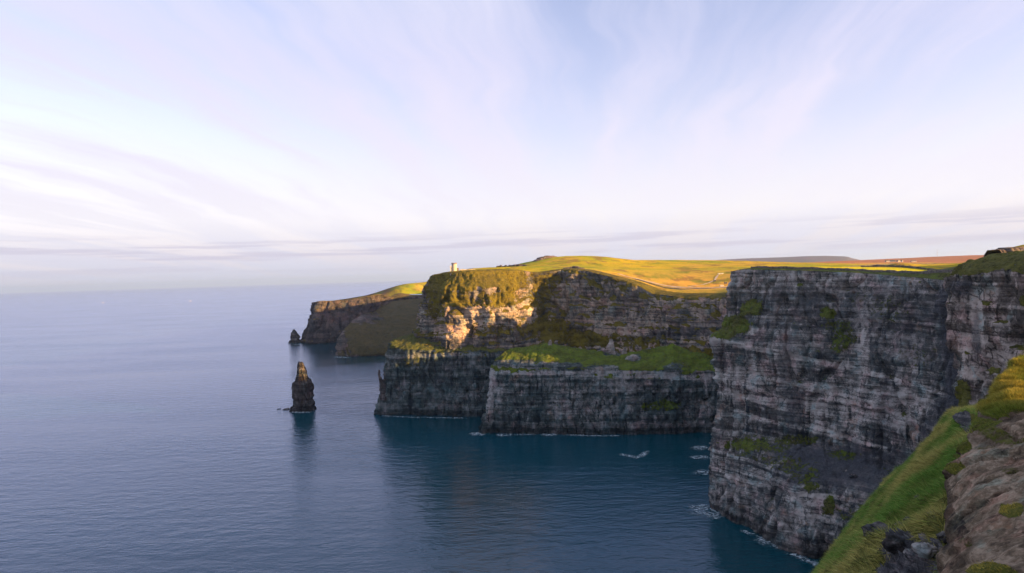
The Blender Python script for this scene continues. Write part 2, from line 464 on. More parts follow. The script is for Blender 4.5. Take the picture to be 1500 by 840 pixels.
# headland, upper tier: rim, a, b, c, foot, buried
HU = []
for c in [((720, 399, 1560), (705, 425, 1560), (700, 445, 1550), (698, 465, 1540), (695, 480, 1530)),
          ((658, 401, 1270), (642, 428, 1255), (632, 452, 1245), (627, 475, 1230), (622, 488, 1220)),
          ((637, 402, 1100), (625, 428, 1085), (617, 455, 1072), (611, 478, 1064), (606, 494, 1058)),
          ((658, 399, 1085), (651, 425, 1058), (645, 450, 1050), (643, 475, 1045), (641, 494, 1040)),
          ((690, 397, 1080), (692, 422, 1050), (694, 450, 1036), (696, 475, 1034), (696, 498, 1030)),
          ((715, 396, 1090), (716, 422, 1054), (716, 450, 1033), (718, 475, 1036), (720, 500, 1032)),
          ((748, 396, 1105), (750, 422, 1072), (750, 450, 1052), (752, 478, 1048), (755, 505, 1040)),
          ((768, 396, 1140), (772, 425, 1135), (775, 455, 1118), (778, 485, 1098), (778, 510, 1070)),
          ((790, 400, 1165), (795, 425, 1160), (797, 455, 1150), (800, 485, 1130), (800, 512, 1095)),
          ((826, 394, 1170), (828, 422, 1155), (828, 455, 1142), (830, 485, 1128), (830, 514, 1110)),
          ((858, 396, 1150), (858, 424, 1132), (858, 455, 1120), (858, 487, 1105), (858, 516, 1085)),
          ((895, 405, 1110), (895, 430, 1092), (895, 458, 1082), (895, 490, 1070), (895, 520, 1050)),
          ((930, 416, 1075), (930, 438, 1055), (930, 462, 1048), (930, 492, 1036), (930, 524, 1015)),
          ((955, 430, 1045), (955, 446, 1028), (955, 468, 1022), (955, 496, 1010), (955, 528, 990)),
          ((1000, 435, 1000), (1000, 450, 988), (1000, 472, 982), (1000, 500, 970), (1000, 534, 950)),
          ((1065, 437, 950), (1065, 452, 938), (1065, 476, 930), (1065, 504, 918), (1065, 545, 900)),
          ((1110, 440, 905), (1110, 458, 895), (1110, 480, 890), (1110, 508, 880), (1110, 560, 865))]:
    q = col(*c)
    HU.append(q + [drop(q[-1], -25)])
for (x, y, z) in [(345, 800, 140), (330, 745, 142), (285, 690, 190)]:
    HU.append([V(x, y, z), V(x - 3, y, z * .8), V(x - 6, y, z * .6), V(x - 9, y, z * .4), V(x - 12, y, 0), V(x - 12, y, -6)])
# headland, lower tier: buried, inner, edge, a, b, base, foot
HL = []
for c in [((720, 470, 1560), (700, 478, 1540), (680, 484, 1520), (675, 500, 1515), (670, 520, 1510), (665, 542, 1500)),
          ((650, 470, 1290), (625, 485, 1240), (600, 490, 1210), (596, 515, 1200), (592, 545, 1190), (588, 578, 1180)),
          ((625, 470, 1100), (602, 490, 1072), (569, 502, 1058), (564, 530, 1054), (557, 570, 1046), (550, 608, 1040)),
          ((650, 478, 1085), (625, 492, 1062), (590, 513, 1036), (590, 540, 1034), (589, 575, 1031), (588, 609, 1028)),
          ((680, 480, 1085), (665, 494, 1056), (645, 515, 1030), (645, 542, 1026), (645, 577, 1022), (645, 610, 1016)),
          ((725, 490, 1085), (705, 498, 1052), (690, 514, 1022), (690, 542, 1018), (690, 577, 1010), (690, 612, 1000)),
          ((770, 495, 1100), (755, 505, 1070), (735, 514, 1020), (735, 545, 1015), (735, 580, 1008), (735, 613, 995)),
          ((850, 505, 1140), (830, 515, 1110), (800, 524, 1020), (800, 550, 1012), (800, 580, 1005), (800, 612, 995))]:
    q = col(*c); b = q[-1].copy(); b[2] = 0; q[-1] = b
    HL.append(q + [drop(b, -4)])
# low block in the bay: buried, back, crest, edge, under band, mid, base, foot
BK = []
for c in [((790, 525, 1010), (780, 519, 1005), (765, 515, 1000), (750, 530, 1000), (745, 545, 1000), (740, 575, 995), (735, 612, 985)),
          ((765, 525, 1000), (752, 516, 975), (738, 515, 945), (727, 526, 925), (721, 545, 920), (714, 578, 912), (702, 634, 900)),
          ((775, 525, 1000), (760, 514, 980), (745, 513, 950), (731, 533, 906), (726, 548, 905), (720, 585, 900), (708, 636, 893)),
          ((790, 520, 1010), (780, 508, 985), (768, 509, 955), (760, 534, 900), (758, 549, 897), (756, 588, 893), (752, 636, 886)),
          ((815, 520, 1010), (808, 504, 980), (802, 504, 945), (800, 536, 893), (800, 551, 890), (800, 590, 887), (800, 636, 880)),
          ((850, 525, 1010), (848, 513, 985), (848, 512, 950), (850, 540, 885), (850, 555, 882), (850, 592, 878), (850, 637, 870)),
          ((900, 530, 1000), (905, 520, 980), (910, 519, 950), (910, 541, 880), (910, 556, 877), (910, 593, 873), (910, 637, 864)),
          ((955, 530, 990), (955, 514, 965), (955, 512, 935), (955, 542, 874), (955, 557, 871), (955, 594, 868), (955, 637, 859)),
          ((985, 530, 985), (985, 507, 955), (985, 504, 925), (985, 543, 871), (985, 558, 868), (985, 594, 866), (985, 637, 858)),
          ((1015, 535, 975), (1015, 518, 950), (1015, 515, 920), (1015, 544, 870), (1015, 559, 867), (1015, 594, 865), (1015, 636, 857)),
          ((1060, 545, 950), (1060, 530, 930), (1060, 526, 905), (1060, 545, 870), (1060, 560, 866), (1060, 594, 864), (1060, 634, 857)),
          ((1110, 545, 910), (1110, 535, 900), (1110, 530, 890), (1110, 548, 870), (1110, 562, 866), (1110, 594, 864), (1110, 634, 857))]:
    q = col(*c); b = q[-1].copy(); b[2] = 0; q[-1] = b
    BK.append(q + [drop(b, -4)])
# big cliff on the right: rim, a, above ledge, ledge lip, under lip, b, shelf in, shelf out, base, foot
RC = []
for (x, y) in [(330, 745), (262, 668)]:
    RC.append([V(x, y, 146 if x > 300 else 201), V(x - 4, y - 2, 142 if x > 300 else 160), V(x - 8, y - 3, 138), V(x - 12, y - 4, 135), V(x - 12, y - 4, 130), V(x - 14, y - 5, 95), V(x - 16, y - 5, 75), V(x - 24, y - 8, 50), V(x - 28, y - 9, 0), V(x - 28, y - 9, -5)])
for c in [((1069, 397, 602), (1064, 445, 600), (1056, 480, 598), (1045, 491, 593), (1043, 505, 593), (1049, 575, 592), (1043, 622, 590), (1039, 655, 588), (1036, 745, 587)),
          ((1088, 394, 590), (1085, 440, 588), (1080, 478, 585), (1074, 499, 578), (1073, 510, 578), (1076, 578, 577), (1074, 627, 575), (1062, 665, 566), (1055, 756, 566)),
          ((1115, 394, 572), (1113, 445, 569), (1110, 485, 566), (1107, 508, 562), (1106, 518, 562), (1110, 582, 562), (1112, 634, 562), (1090, 677, 549), (1082, 771, 545)),
          ((1184, 396, 542), (1181, 450, 538), (1178, 500, 534), (1176, 519, 531), (1176, 530, 531), (1178, 600, 531), (1178, 650, 530), (1138, 694, 514), (1130, 795, 510)),
          ((1242, 398, 516), (1239, 455, 512), (1236, 510, 509), (1235, 530, 506), (1235, 541, 506), (1235, 612, 505), (1235, 666, 505), (1180, 717, 491), (1170, 812, 488)),
          ((1298, 402, 490), (1295, 465, 487), (1292, 522, 485), (1290, 543, 482), (1290, 555, 482), (1290, 628, 482), (1290, 682, 482), (1222, 760, 473), (1210, 826, 471)),
          ((1346, 406, 462), (1344, 470, 460), (1342, 535, 458), (1340, 557, 456), (1340, 569, 456), (1340, 642, 455), (1340, 700, 455), (1275, 802, 443), (1265, 852, 440)),
          ((1392, 410, 434), (1391, 480, 431), (1390, 550, 429), (1389, 573, 427), (1389, 585, 427), (1386, 655, 426), (1386, 722, 425), (1338, 852, 407), (1330, 890, 405)),
          ((1450, 412, 400), (1450, 490, 398), (1450, 560, 396), (1450, 590, 395), (1450, 600, 395), (1450, 670, 392), (1450, 745, 390), (1425, 900, 368), (1420, 960, 365))]:
    q = col(*c); b = q[-1].copy(); b[2] = 0; q[-1] = b
    RC.append(q + [drop(b, -5)])
# near buttress: brow, rock top, a, b, c, base, foot
NB = []
for c in [((1440, 408, 400), (1440, 416, 398), (1440, 450, 396), (1440, 520, 394), (1440, 600, 392)),
          ((1400, 402, 340), (1402, 411, 338), (1405, 450, 336), (1412, 520, 334), (1420, 600, 332)),
          ((1385, 405, 311), (1389, 414, 307), (1393, 450, 305), (1401, 520, 302), (1410, 600, 300)),
          ((1401, 392, 306), (1400, 405, 299), (1404, 450, 297), (1411, 520, 294), (1420, 600, 291)),
          ((1421, 381, 302), (1414, 398, 292), (1418, 450, 289), (1425, 520, 286), (1433, 600, 283)),
          ((1442, 377, 297), (1436, 399, 283), (1438, 450, 281), (1444, 520, 278), (1450, 600, 275)),
          ((1470, 374, 290), (1466, 400, 272), (1468, 450, 270), (1472, 520, 268), (1476, 600, 265)),
          ((1500, 369, 282), (1496, 397, 262), (1498, 450, 260), (1500, 520, 258), (1503, 600, 255)),
          ((1560, 361, 266), (1556, 395, 243), (1558, 450, 240), (1560, 520, 238), (1562, 600, 235)),
          ((1680, 345, 240), (1676, 385, 212), (1678, 450, 210), (1680, 520, 208), (1682, 600, 205)),
          ((1900, 330, 190), (1890, 380, 165), (1890, 450, 163), (1890, 520, 161), (1890, 600, 158))]:
    q = col(*c); b = q[-1] + (q[-1] - q[-3]) * .6; b[2] = 0
    NB.append(q + [b, drop(b, -5)])

# ------------------------------------------------------------------ land height: thin plate spline through the rims and the skyline
ctrl = []
for S, r in ((FH, 0), (HU, 0), (RC, 0), (NB, 0)):
    ctrl += [c[r] for c in S]
for (u, v, D) in [(520, 441, 2450), (545, 436, 2480), (500, 443, 2550), (585, 428, 2450), (600, 424, 2500), (615, 418, 2600), (640, 412, 2700), (600, 432, 2440),
                  (665, 397.5, 1150), (700, 396, 1160), (740, 395.3, 1200), (690, 393.5, 1350), (740, 392, 1400), (765, 390.5, 1400), (800, 391, 1300),
                  (785, 383.5, 1560), (803, 378, 1600), (840, 375, 1640), (890, 377, 1680), (930, 381.5, 1720), (1000, 381, 1900), (1060, 384, 2200),
                  (850, 389, 1350), (900, 393, 1300), (880, 385, 1450), (950, 394, 1350), (950, 388, 1500), (1000, 398, 1280), (1000, 389, 1500), (1050, 393, 1350),
                  (915, 404.5, 1140), (960, 414, 1100), (1010, 423, 1050), (1060, 422, 1040), (1060, 412, 1120), (1060, 402, 1200), (1000, 410, 1150), (1100, 402, 1150), (1110, 420, 980),
                  (1150, 386, 2800), (1250, 384.5, 3200), (1100, 386, 2200), (1200, 386.5, 2000), (1300, 387, 2300), (1380, 386, 2300), (1460, 384, 2300), (1600, 380, 2300),
                  (1150, 391, 900), (1150, 393, 640), (1250, 391, 800), (1250, 394, 620), (1320, 395, 640), (1380, 399, 560), (1380, 392, 900), (1440, 390, 900),
                  (1300, 381.5, 4200), (1350, 378.5, 4500), (1390, 375.5, 4700), (1440, 374, 4700), (1500, 375, 4700), (1600, 372, 4700),
                  (1460, 376, 420), (1500, 370.5, 430), (1560, 366, 420), (1440, 390, 600), (1500, 386, 700), (1300, 388, 1300), (1375, 388.5, 1300), (1440, 387.5, 1300), (1300, 386.5, 1750), (1375, 386.5, 1750), (1440, 386, 1750), (1550, 384, 1300), (1500, 386, 950)]:
    ctrl.append(P(u, v, D))
for p in [(-250, 2900, 190), (-330, 2600, 165), (-100, 2500, 200), (100, 2800, 205), (300, 2600, 215), (-200, 3800, 150), (500, 4200, 215), (1500, 6500, 200), (3500, 6500, 210), (4500, 3000, 240),
          (380, 805, 138), (410, 790, 148), (450, 760, 160), (390, 815, 142), (490, 755, 170), (560, 732, 184), (450, 905, 182), (380, 960, 168), (450, 940, 178), (420, 410, 197.5), (350, 470, 197), (350, 390, 197), (500, 380, 202), (450, 500, 199), (320, 530, 198), (380, 330, 199), (500, 900, 205), (420, 680, 188), (330, 600, 203), (420, 560, 203), (560, 620, 208), (600, 800, 200), (800, 800, 206), (900, 1200, 202), (700, 1100, 201), (1500, 1500, 212),
          (330, 420, 199), (400, 330, 202), (320, 300, 205), (420, 180, 208), (260, 130, 204), (600, 300, 212), (1200, 400, 235), (2500, 800, 250), (300, 20, 206), (140, -60, 204), (60, 40, 198.5), (100, 30, 199), (160, 40, 200), (150, 100, 203), (500, -200, 220), (1500, -600, 250)]:
    ctrl.append(np.array(p, float))
ctrl = np.array(ctrl)
_c = ctrl[:, :2] / 1000.0
def _phi(r2):
    return np.where(r2 > 1e-12, .5 * r2 * np.log(np.maximum(r2, 1e-12)), 0)
_n = len(_c)
_K = _phi(((_c[:, None] - _c[None]) ** 2).sum(-1)) + np.eye(_n) * 1e-4
_Pm = np.concatenate([np.ones((_n, 1)), _c], 1)
_A = np.block([[_K, _Pm], [_Pm.T, np.zeros((3, 3))]])
_w = np.linalg.solve(_A, np.concatenate([ctrl[:, 2], np.zeros(3)]))


def T(x, y):
    x = np.asarray(x, float); y = np.asarray(y, float)
    sh = x.shape; q = np.stack([x.ravel(), y.ravel()], 1) / 1000
    o = np.empty(len(q))
    for i in range(0, len(q), 20000):
        s = q[i:i + 20000]
        o[i:i + 20000] = _phi(((s[:, None] - _c[None]) ** 2).sum(-1)) @ _w[:_n] + _w[_n] + s @ _w[_n + 1:]
    o = o.reshape(sh)
    aa = .34 * x + .94 * y
    o = o + 15.5 * np.exp(-((x - 432) / 34) ** 2 - ((y - 560) / 60) ** 2)
    o = o - 20 * np.exp(-((aa - 862) / 26) ** 2) * sstep(300, 350, x) * sstep(900, 700, x)  # hidden valley carved along the sun's path so light reaches the bay block
    o = o + 24 * sstep(38, 26, aa) * sstep(42, 62, x) * sstep(420, 260, np.hypot(x, y))  # unseen knoll right of the view, added to shade the rock ledge
    o = o + 1.0 * fbm(x / 70, y / 70, 0 * x, 3, 401) + .35 * fbm(x / 11, y / 11, 0 * x, 3, 411)
    return o


def land_strip(S, widths=(1.5, 4, 8, 14, 22, 27)):
    """rows from the rim inland, lying on the land"""
    G = S['G']; r = S['rimrow']; rim = G[r]
    rs = blur(rim[None], 25, 1)[0]
    tg = np.gradient(rs, axis=0)[:, :2]; tg /= np.linalg.norm(tg, axis=1, keepdims=True) + 1e-9
    inn = np.stack([-tg[:, 1], tg[:, 0]], 1)                     # left of travel = inland
    inn = blur(inn[None], 20, 1)[0]; inn /= np.linalg.norm(inn, axis=1, keepdims=True) + 1e-9
    rows = []
    for k, w in enumerate(widths):
        xy = rim[:, :2] + inn * w
        zt = T(xy[:, 0], xy[:, 1]) + (.12 if k < len(widths) - 1 else -1.2)
        f = sstep(0, 9, np.array(w, float))
        z = rim[:, 2] * (1 - f) + zt * f
        if k == len(widths) - 1: z = zt
        rows.append(np.concatenate([xy, z[:, None]], 1))
    S['G'] = np.concatenate([np.array(rows[::-1]), G[r:]], 0)
    add = np.zeros((len(rows),) + S['mk'].shape[1:]); add[..., 0] = 1
    mk = S['mk'][r:].copy()
    mk[0, :, 0] = np.maximum(mk[0, :, 0], .7)
    S['mk'] = np.concatenate([add, mk], 0)
    S['inset'] = rs[:, :2] + inn * 11.0
    return S


# ------------------------------------------------------------------ build rock
M_far = rock_mat('far_cliff_rock', 1.7, rustiness=.5, dark=(.026, .026, .030), mid=(.066, .060, .062), pale=(.16, .13, .12), veg1=(.070, .052, .034), veg2=(.12, .085, .04), wet=10, streak=1.8, bedk=.6, bidk=.15)
M_shoulder = rock_mat('shoulder_rock', 1.7, dark=(.03, .03, .03), mid=(.09, .075, .07), pale=(.2, .17, .15), veg1=(.055, .055, .022), veg2=(.095, .08, .032), straw=(.12, .085, .045), wet=8)
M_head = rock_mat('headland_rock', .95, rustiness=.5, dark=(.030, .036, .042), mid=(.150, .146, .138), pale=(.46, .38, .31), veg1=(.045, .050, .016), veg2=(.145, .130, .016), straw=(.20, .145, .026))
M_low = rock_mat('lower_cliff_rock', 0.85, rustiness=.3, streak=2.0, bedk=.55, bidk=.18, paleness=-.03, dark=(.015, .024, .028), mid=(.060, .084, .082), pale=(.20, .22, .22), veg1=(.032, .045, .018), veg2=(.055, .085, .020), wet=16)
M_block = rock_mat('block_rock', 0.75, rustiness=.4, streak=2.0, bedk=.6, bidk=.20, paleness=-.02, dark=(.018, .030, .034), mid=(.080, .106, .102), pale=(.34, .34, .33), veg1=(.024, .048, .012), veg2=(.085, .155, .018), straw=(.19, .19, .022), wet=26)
M_right = rock_mat('right_cliff_rock', 0.50, rustiness=.6, streak=1.7, bedk=.85, bidk=.26, paleness=.02, dark=(.030, .038, .044), mid=(.122, .128, .122), pale=(.47, .45, .42), veg1=(.035, .048, .018), veg2=(.080, .140, .020), wet=22)
M_near = rock_mat('near_cliff_rock', 0.42, rustiness=.5, streak=2.4, bedk=.6, dark=(.026, .026, .026), mid=(.135, .120, .106), pale=(.50, .44, .39), veg1=(.045, .055, .016), veg2=(.110, .120, .024), wet=0)

sheets = []
s_fh = cliff('far_headland', FH, 3.2, 3.0, M_far, 1, rim=0, bed=12, bamp=1.5, joint=60, jamp=10, block=14, blamp=3.0, famp=2.5, fs=16)
s_hu = cliff('headland_cliff', HU, 1.7, 1.35, M_head, 3, rim=0, sm=(4, 3), bed=7.5, bamp=3.0, joint=34, jamp=8.0, block=9, blamp=2.4, famp=3.0, fs=10,
             vegslope=(.30, .62),
             patches=[(690, 410, 75, 20, .95), (745, 412, 30, 22, .95), (640, 425, 22, 22, .7), (672, 440, 34, 16, .75), (735, 436, 44, 14, .8), (640, 455, 20, 12, .6), (715, 485, 35, 10, .5), (790, 430, 22, 38, .6), (800, 480, 45, 16, .75),
                      (845, 492, 50, 12, .8), (800, 410, 25, 14, .6), (870, 500, 60, 10, .8), (920, 500, 60, 10, .55), (1050, 520, 30, 14, .8), (905, 412, 25, 7, .5), (980, 432, 30, 3, .5)],
             pale=[(700, 462, 22, 22, 1.0), (655, 487, 35, 12, .9), (640, 465, 40, 12, .5), (760, 450, 30, 22, .6), (900, 470, 80, 30, .42), (960, 462, 30, 30, .5), (890, 485, 60, 8, .6), (920, 505, 80, 6, .6), (790, 392, 50, 6, .3), (1000, 500, 60, 8, .6)])
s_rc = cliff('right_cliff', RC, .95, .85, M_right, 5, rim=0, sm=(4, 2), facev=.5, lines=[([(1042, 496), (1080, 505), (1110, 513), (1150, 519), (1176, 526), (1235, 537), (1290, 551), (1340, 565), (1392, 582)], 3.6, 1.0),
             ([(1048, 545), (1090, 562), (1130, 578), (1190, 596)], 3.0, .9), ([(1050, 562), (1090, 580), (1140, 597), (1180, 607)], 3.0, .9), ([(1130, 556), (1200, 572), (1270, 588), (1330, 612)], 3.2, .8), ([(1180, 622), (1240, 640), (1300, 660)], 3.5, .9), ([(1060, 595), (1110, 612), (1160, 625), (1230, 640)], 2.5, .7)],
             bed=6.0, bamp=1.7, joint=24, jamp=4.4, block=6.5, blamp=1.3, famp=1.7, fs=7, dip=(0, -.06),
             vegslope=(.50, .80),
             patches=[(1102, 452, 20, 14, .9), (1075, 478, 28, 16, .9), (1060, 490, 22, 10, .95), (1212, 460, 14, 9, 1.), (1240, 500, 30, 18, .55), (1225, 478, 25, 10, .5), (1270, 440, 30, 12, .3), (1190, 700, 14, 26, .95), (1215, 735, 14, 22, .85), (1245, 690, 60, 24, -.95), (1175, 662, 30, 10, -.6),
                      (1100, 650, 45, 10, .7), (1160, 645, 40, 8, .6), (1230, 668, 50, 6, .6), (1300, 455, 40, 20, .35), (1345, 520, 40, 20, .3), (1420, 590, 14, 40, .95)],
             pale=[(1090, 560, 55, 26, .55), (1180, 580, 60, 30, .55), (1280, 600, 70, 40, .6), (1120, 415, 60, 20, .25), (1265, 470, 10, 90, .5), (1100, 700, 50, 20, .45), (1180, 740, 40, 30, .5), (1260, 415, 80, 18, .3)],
             dark=[(1210, 440, 130, 42, .42), (1330, 470, 60, 60, .4), (1240, 690, 95, 34, 1.), (1180, 668, 50, 18, 1.), (1150, 530, 16, 60, .6), (1165, 600, 14, 50, .7), (1300, 590, 16, 60, .35), (1380, 640, 30, 50, .7), (1386, 470, 14, 80, 1.), (1396, 580, 16, 70, 1.)])  # strips at the right end are painted shade of the gap beside the buttress
s_nb = cliff('near_cliff', NB, .75, .6, M_near, 9, rim=0, sm=(3, 2), bed=7, bamp=1.2, joint=22, jamp=4.0, block=7, blamp=1.5, famp=2.0, fs=8,
             vegslope=(.34, .62),
             patches=[(1410, 395, 22, 10, 1.), (1440, 388, 26, 11, 1.), (1475, 385, 30, 13, 1.), (1410, 580, 14, 30, .9), (1500, 440, 8, 10, .7)],
             pale=[(1432, 450, 8, 40, .9), (1455, 430, 10, 30, .6), (1420, 545, 16, 12, .7), (1470, 470, 20, 25, .5), (1480, 520, 25, 20, .5), (1415, 510, 10, 20, .6)],
             dark=[(1405, 422, 16, 10, .9), (1430, 500, 6, 40, .7)])
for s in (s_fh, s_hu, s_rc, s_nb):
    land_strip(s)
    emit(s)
s_fs = cliff('far_slope', FS, 3.2, 3.0, M_shoulder, 2, rim=0, bed=9, bamp=1.5, joint=60, jamp=7, block=12, blamp=2.0, famp=3.0, fs=22, vegslope=(.30, .55), patches=[(530, 466, 26, 9, -.9), (500, 500, 8, 18, -.7), (560, 485, 50, 22, .8)])
emit(s_fs)
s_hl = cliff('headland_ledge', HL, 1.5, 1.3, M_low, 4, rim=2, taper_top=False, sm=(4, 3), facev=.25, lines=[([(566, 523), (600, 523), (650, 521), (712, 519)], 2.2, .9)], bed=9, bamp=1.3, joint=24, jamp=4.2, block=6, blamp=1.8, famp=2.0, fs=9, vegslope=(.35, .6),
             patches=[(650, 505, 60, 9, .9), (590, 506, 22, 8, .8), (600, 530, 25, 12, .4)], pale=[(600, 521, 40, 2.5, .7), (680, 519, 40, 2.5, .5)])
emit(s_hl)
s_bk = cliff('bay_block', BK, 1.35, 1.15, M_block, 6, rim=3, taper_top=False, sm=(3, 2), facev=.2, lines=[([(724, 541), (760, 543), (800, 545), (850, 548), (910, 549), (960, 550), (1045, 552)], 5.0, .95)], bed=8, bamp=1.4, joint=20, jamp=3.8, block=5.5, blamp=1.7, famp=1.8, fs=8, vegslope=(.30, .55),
             patches=[(800, 525, 70, 9, 1.), (870, 528, 60, 9, 1.), (985, 522, 45, 13, 1.), (930, 532, 40, 8, 1.), (965, 595, 32, 10, .6), (760, 517, 40, 8, 1.), (750, 532, 40, 5, -.9), (820, 535, 40, 4.5, -.8), (880, 538, 25, 4, -.6), (985, 538, 20, 6, -.5), (897, 516, 14, 7, -.5), (930, 524, 10, 6, -.6)],
             pale=[(717, 570, 8, 50, .7), (860, 590, 30, 30, .3), (922, 585, 8, 20, .5)])
emit(s_bk)

# ------------------------------------------------------------------ the land behind the rims (polar sampling only sets the mesh density)
def poly_land():
    pts = [np.array([[-300, 4200]])]
    pts.append(s_fh['inset'][::6]); pts.append(s_hu['inset'][::6]); pts.append(s_rc['inset'][::6]); pts.append(s_nb['inset'][::6])
    pts.append(np.array([[150, 60], [60, 40], [45, -20], [60, -700], [9000, -700], [12000, 12000], [-300, 12000]]))
    return np.concatenate(pts, 0)


def inside(px, py, poly):
    r = np.zeros(px.shape, bool); n = len(poly)
    for i in range(n):
        x0, y0 = poly[i]; x1, y1 = poly[(i + 1) % n]
        if y0 == y1: continue
        c = ((y0 > py) != (y1 > py))
        r ^= c & (px < (x1 - x0) * (py - y0) / (y1 - y0) + x0)
    return r


POLY = poly_land()
az = np.concatenate([np.linspace(-22, 42, 760), np.linspace(42.4, 150, 160)])
rr = np.exp(np.linspace(math.log(45), math.log(7500), 430))
AZ, RR = np.meshgrid(np.radians(az), rr)
gx, gy = RR * np.sin(AZ), RR * np.cos(AZ)
gz = T(gx, gy)
gu, gv, gD = proj(np.stack([gx, gy, gz], -1))
keep = inside(gx, gy, POLY)
# colours of the fields, by place
def mixc(a, b, f): return a * (1 - f[..., None]) + np.array(b) * f[..., None]
base = np.zeros(gx.shape + (3,)) + np.array([.42, .325, .016])
n1 = fbm(gx / 160, gy / 160, 0 * gx, 4, 501)
base = mixc(base, (.26, .29, .016), sstep(-.05, .35, n1))
base = mixc(base, (.46, .29, .055), sstep(.1, .45, fbm(gx / 110, gy / 110, 0 * gx, 4, 511)) * .8)
az_g = np.degrees(np.arctan2(gx, gy))
base = mixc(base, (.15, .09, .05), sstep(-400, -470, gx) * sstep(1900, 2100, gy))
bayw = np.exp(-((gx - 330) / 160) ** 2 - ((gy - 1130) / 170) ** 2)
base = mixc(base, (.50, .31, .055), np.clip(bayw * 1.2, 0, .9))
hf = fbm(gx / 28, gy / 28, 0 * gx, 4, 531)
base = mixc(base, (.20, .125, .045), sstep(.22, .40, hf) * .75)
base = mixc(base, (.15, .19, .020), sstep(.25, .42, fbm(gx / 45, gy / 45, 0 * gx + 3.3, 4, 541)) * .7)
far = sstep(2250, 2500, RR + 220 * fbm(gx / 400, gy / 400, 0 * gx, 3, 521)) * sstep(21, 25, az_g)
base = mixc(base, (.34, .145, .075), far)
mid = sstep(1050, 1250, RR) * (1 - sstep(2900, 3300, RR)) * sstep(22, 27, az_g)
stripe = hsh(np.floor(RR / 260 + .8 * vnoise(az_g / 3, RR / 900, 0 * RR, 3)).astype(np.int64), np.floor(az_g / 4.5 + .3 * vnoise(RR / 300, az_g, 0 * RR, 9)).astype(np.int64), 77)
base = mixc(base, (.44, .25, .07), mid * sstep(.35, .6, stripe) * .9)
base = mixc(base, (.28, .22, .03), mid * sstep(.7, .75, stripe))
fld = sstep(10, 16, gx - np.interp(gy, [380, 560, 620], [276, 243, 250])) * (1 - sstep(105, 118, gx - np.interp(gy, [380, 560, 620], [276, 243, 250]))) * sstep(385, 400, gy) * (1 - sstep(565, 590, gy))
base = mixc(base, (.50, .48, .015), fld * .95)
M_grass = grass_mat('field_grass', 1.0, .9)
idx = np.full(gx.shape, -1)
F = grid_faces(*gx.shape)
kf = keep.ravel()
ok = kf[F].all(1)
F = F[ok]
used = np.unique(F); remap = np.full(gx.size, -1); remap[used] = np.arange(len(used))
land = mesh_np('land', np.stack([gx, gy, gz], -1).reshape(-1, 3)[used], remap[F][:, ::-1], M_grass, smooth=True, attrs={'col': base.reshape(-1, 3)[used]})
tag(land, kind='structure')

# ------------------------------------------------------------------ sea
def water_mat():
    mt, t, b = new_mat('sea_water')
    pos = t.n('ShaderNodeNewGeometry').outputs['Position']
    big = t.noise(t.vmul(pos, (.0016, .0045, 1)), 1.0, 4, .55)
    p = t.vadd(pos, t.vmul(t.noise(pos, .01, 2, .5, out=1), (14., 14., 0.)))
    w1 = t.noise(t.vmul(p, (.045, .085, 1)), 1.0, 3, .55)
    w2 = t.noise(t.vmul(p, (.13, .25, 1)), 1.0, 4, .6)
    w3 = t.noise(t.vmul(p, (.7, 1.0, 1)), 1.0, 3, .6)
    h = t.math('ADD', t.math('MULTIPLY', w1, 2.3), t.math('ADD', t.math('MULTIPLY', w2, .95), t.math('MULTIPLY', w3, .22)))
    h = t.math('MULTIPLY', h, t.maprange(big, .36, .64, .55, 1.45))
    nrm = t.bump(h, .46, 1.0)
    nt = mt.node_tree; nt.nodes.remove(b)
    df = t.n('ShaderNodeBsdfDiffuse'); t.set(df.inputs['Color'], t.mix(t.maprange(big, .35, .65, 0, 1), (.0008, .040, .050), (.002, .054, .080)))
    gl = t.n('ShaderNodeBsdfGlossy'); gl.inputs['Color'].default_value = (.76, .80, 1.0, 1); t.set(gl.inputs['Roughness'], t.maprange(big, .35, .65, .035, .075)); t.set(gl.inputs['Normal'], nrm)
    fr = t.n('ShaderNodeFresnel'); fr.inputs['IOR'].default_value = 1.48; t.set(fr.inputs['Normal'], nrm)
    mx = t.n('ShaderNodeMixShader'); t.set(mx.inputs[0], fr.outputs[0]); t.set(mx.inputs[1], df.outputs[0]); t.set(mx.inputs[2], gl.outputs[0])
    nt.links.new(mx.outputs[0], nt.nodes['Material Output'].inputs['Surface'])
    return mt
M_sea = water_mat()
rs_ = np.array([0, 200, 600, 1500, 4000, 10000, 22000, 45000, 110000.]); na = 96
sv = [(0, 0, 0)] + [(r * math.cos(2 * math.pi * i / na), r * math.sin(2 * math.pi * i / na), 0) for r in rs_[1:] for i in range(na)]
mb = MB(); mb.v = sv
mb.f = [[0, 1 + i, 1 + (i + 1) % na] for i in range(na)] + [[1 + k * na + i, 1 + (k + 1) * na + i, 1 + (k + 1) * na + (i + 1) % na, 1 + k * na + (i + 1) % na] for k in range(len(rs_) - 2) for i in range(na)]
tag(mb.build('sea', M_sea), kind='structure')

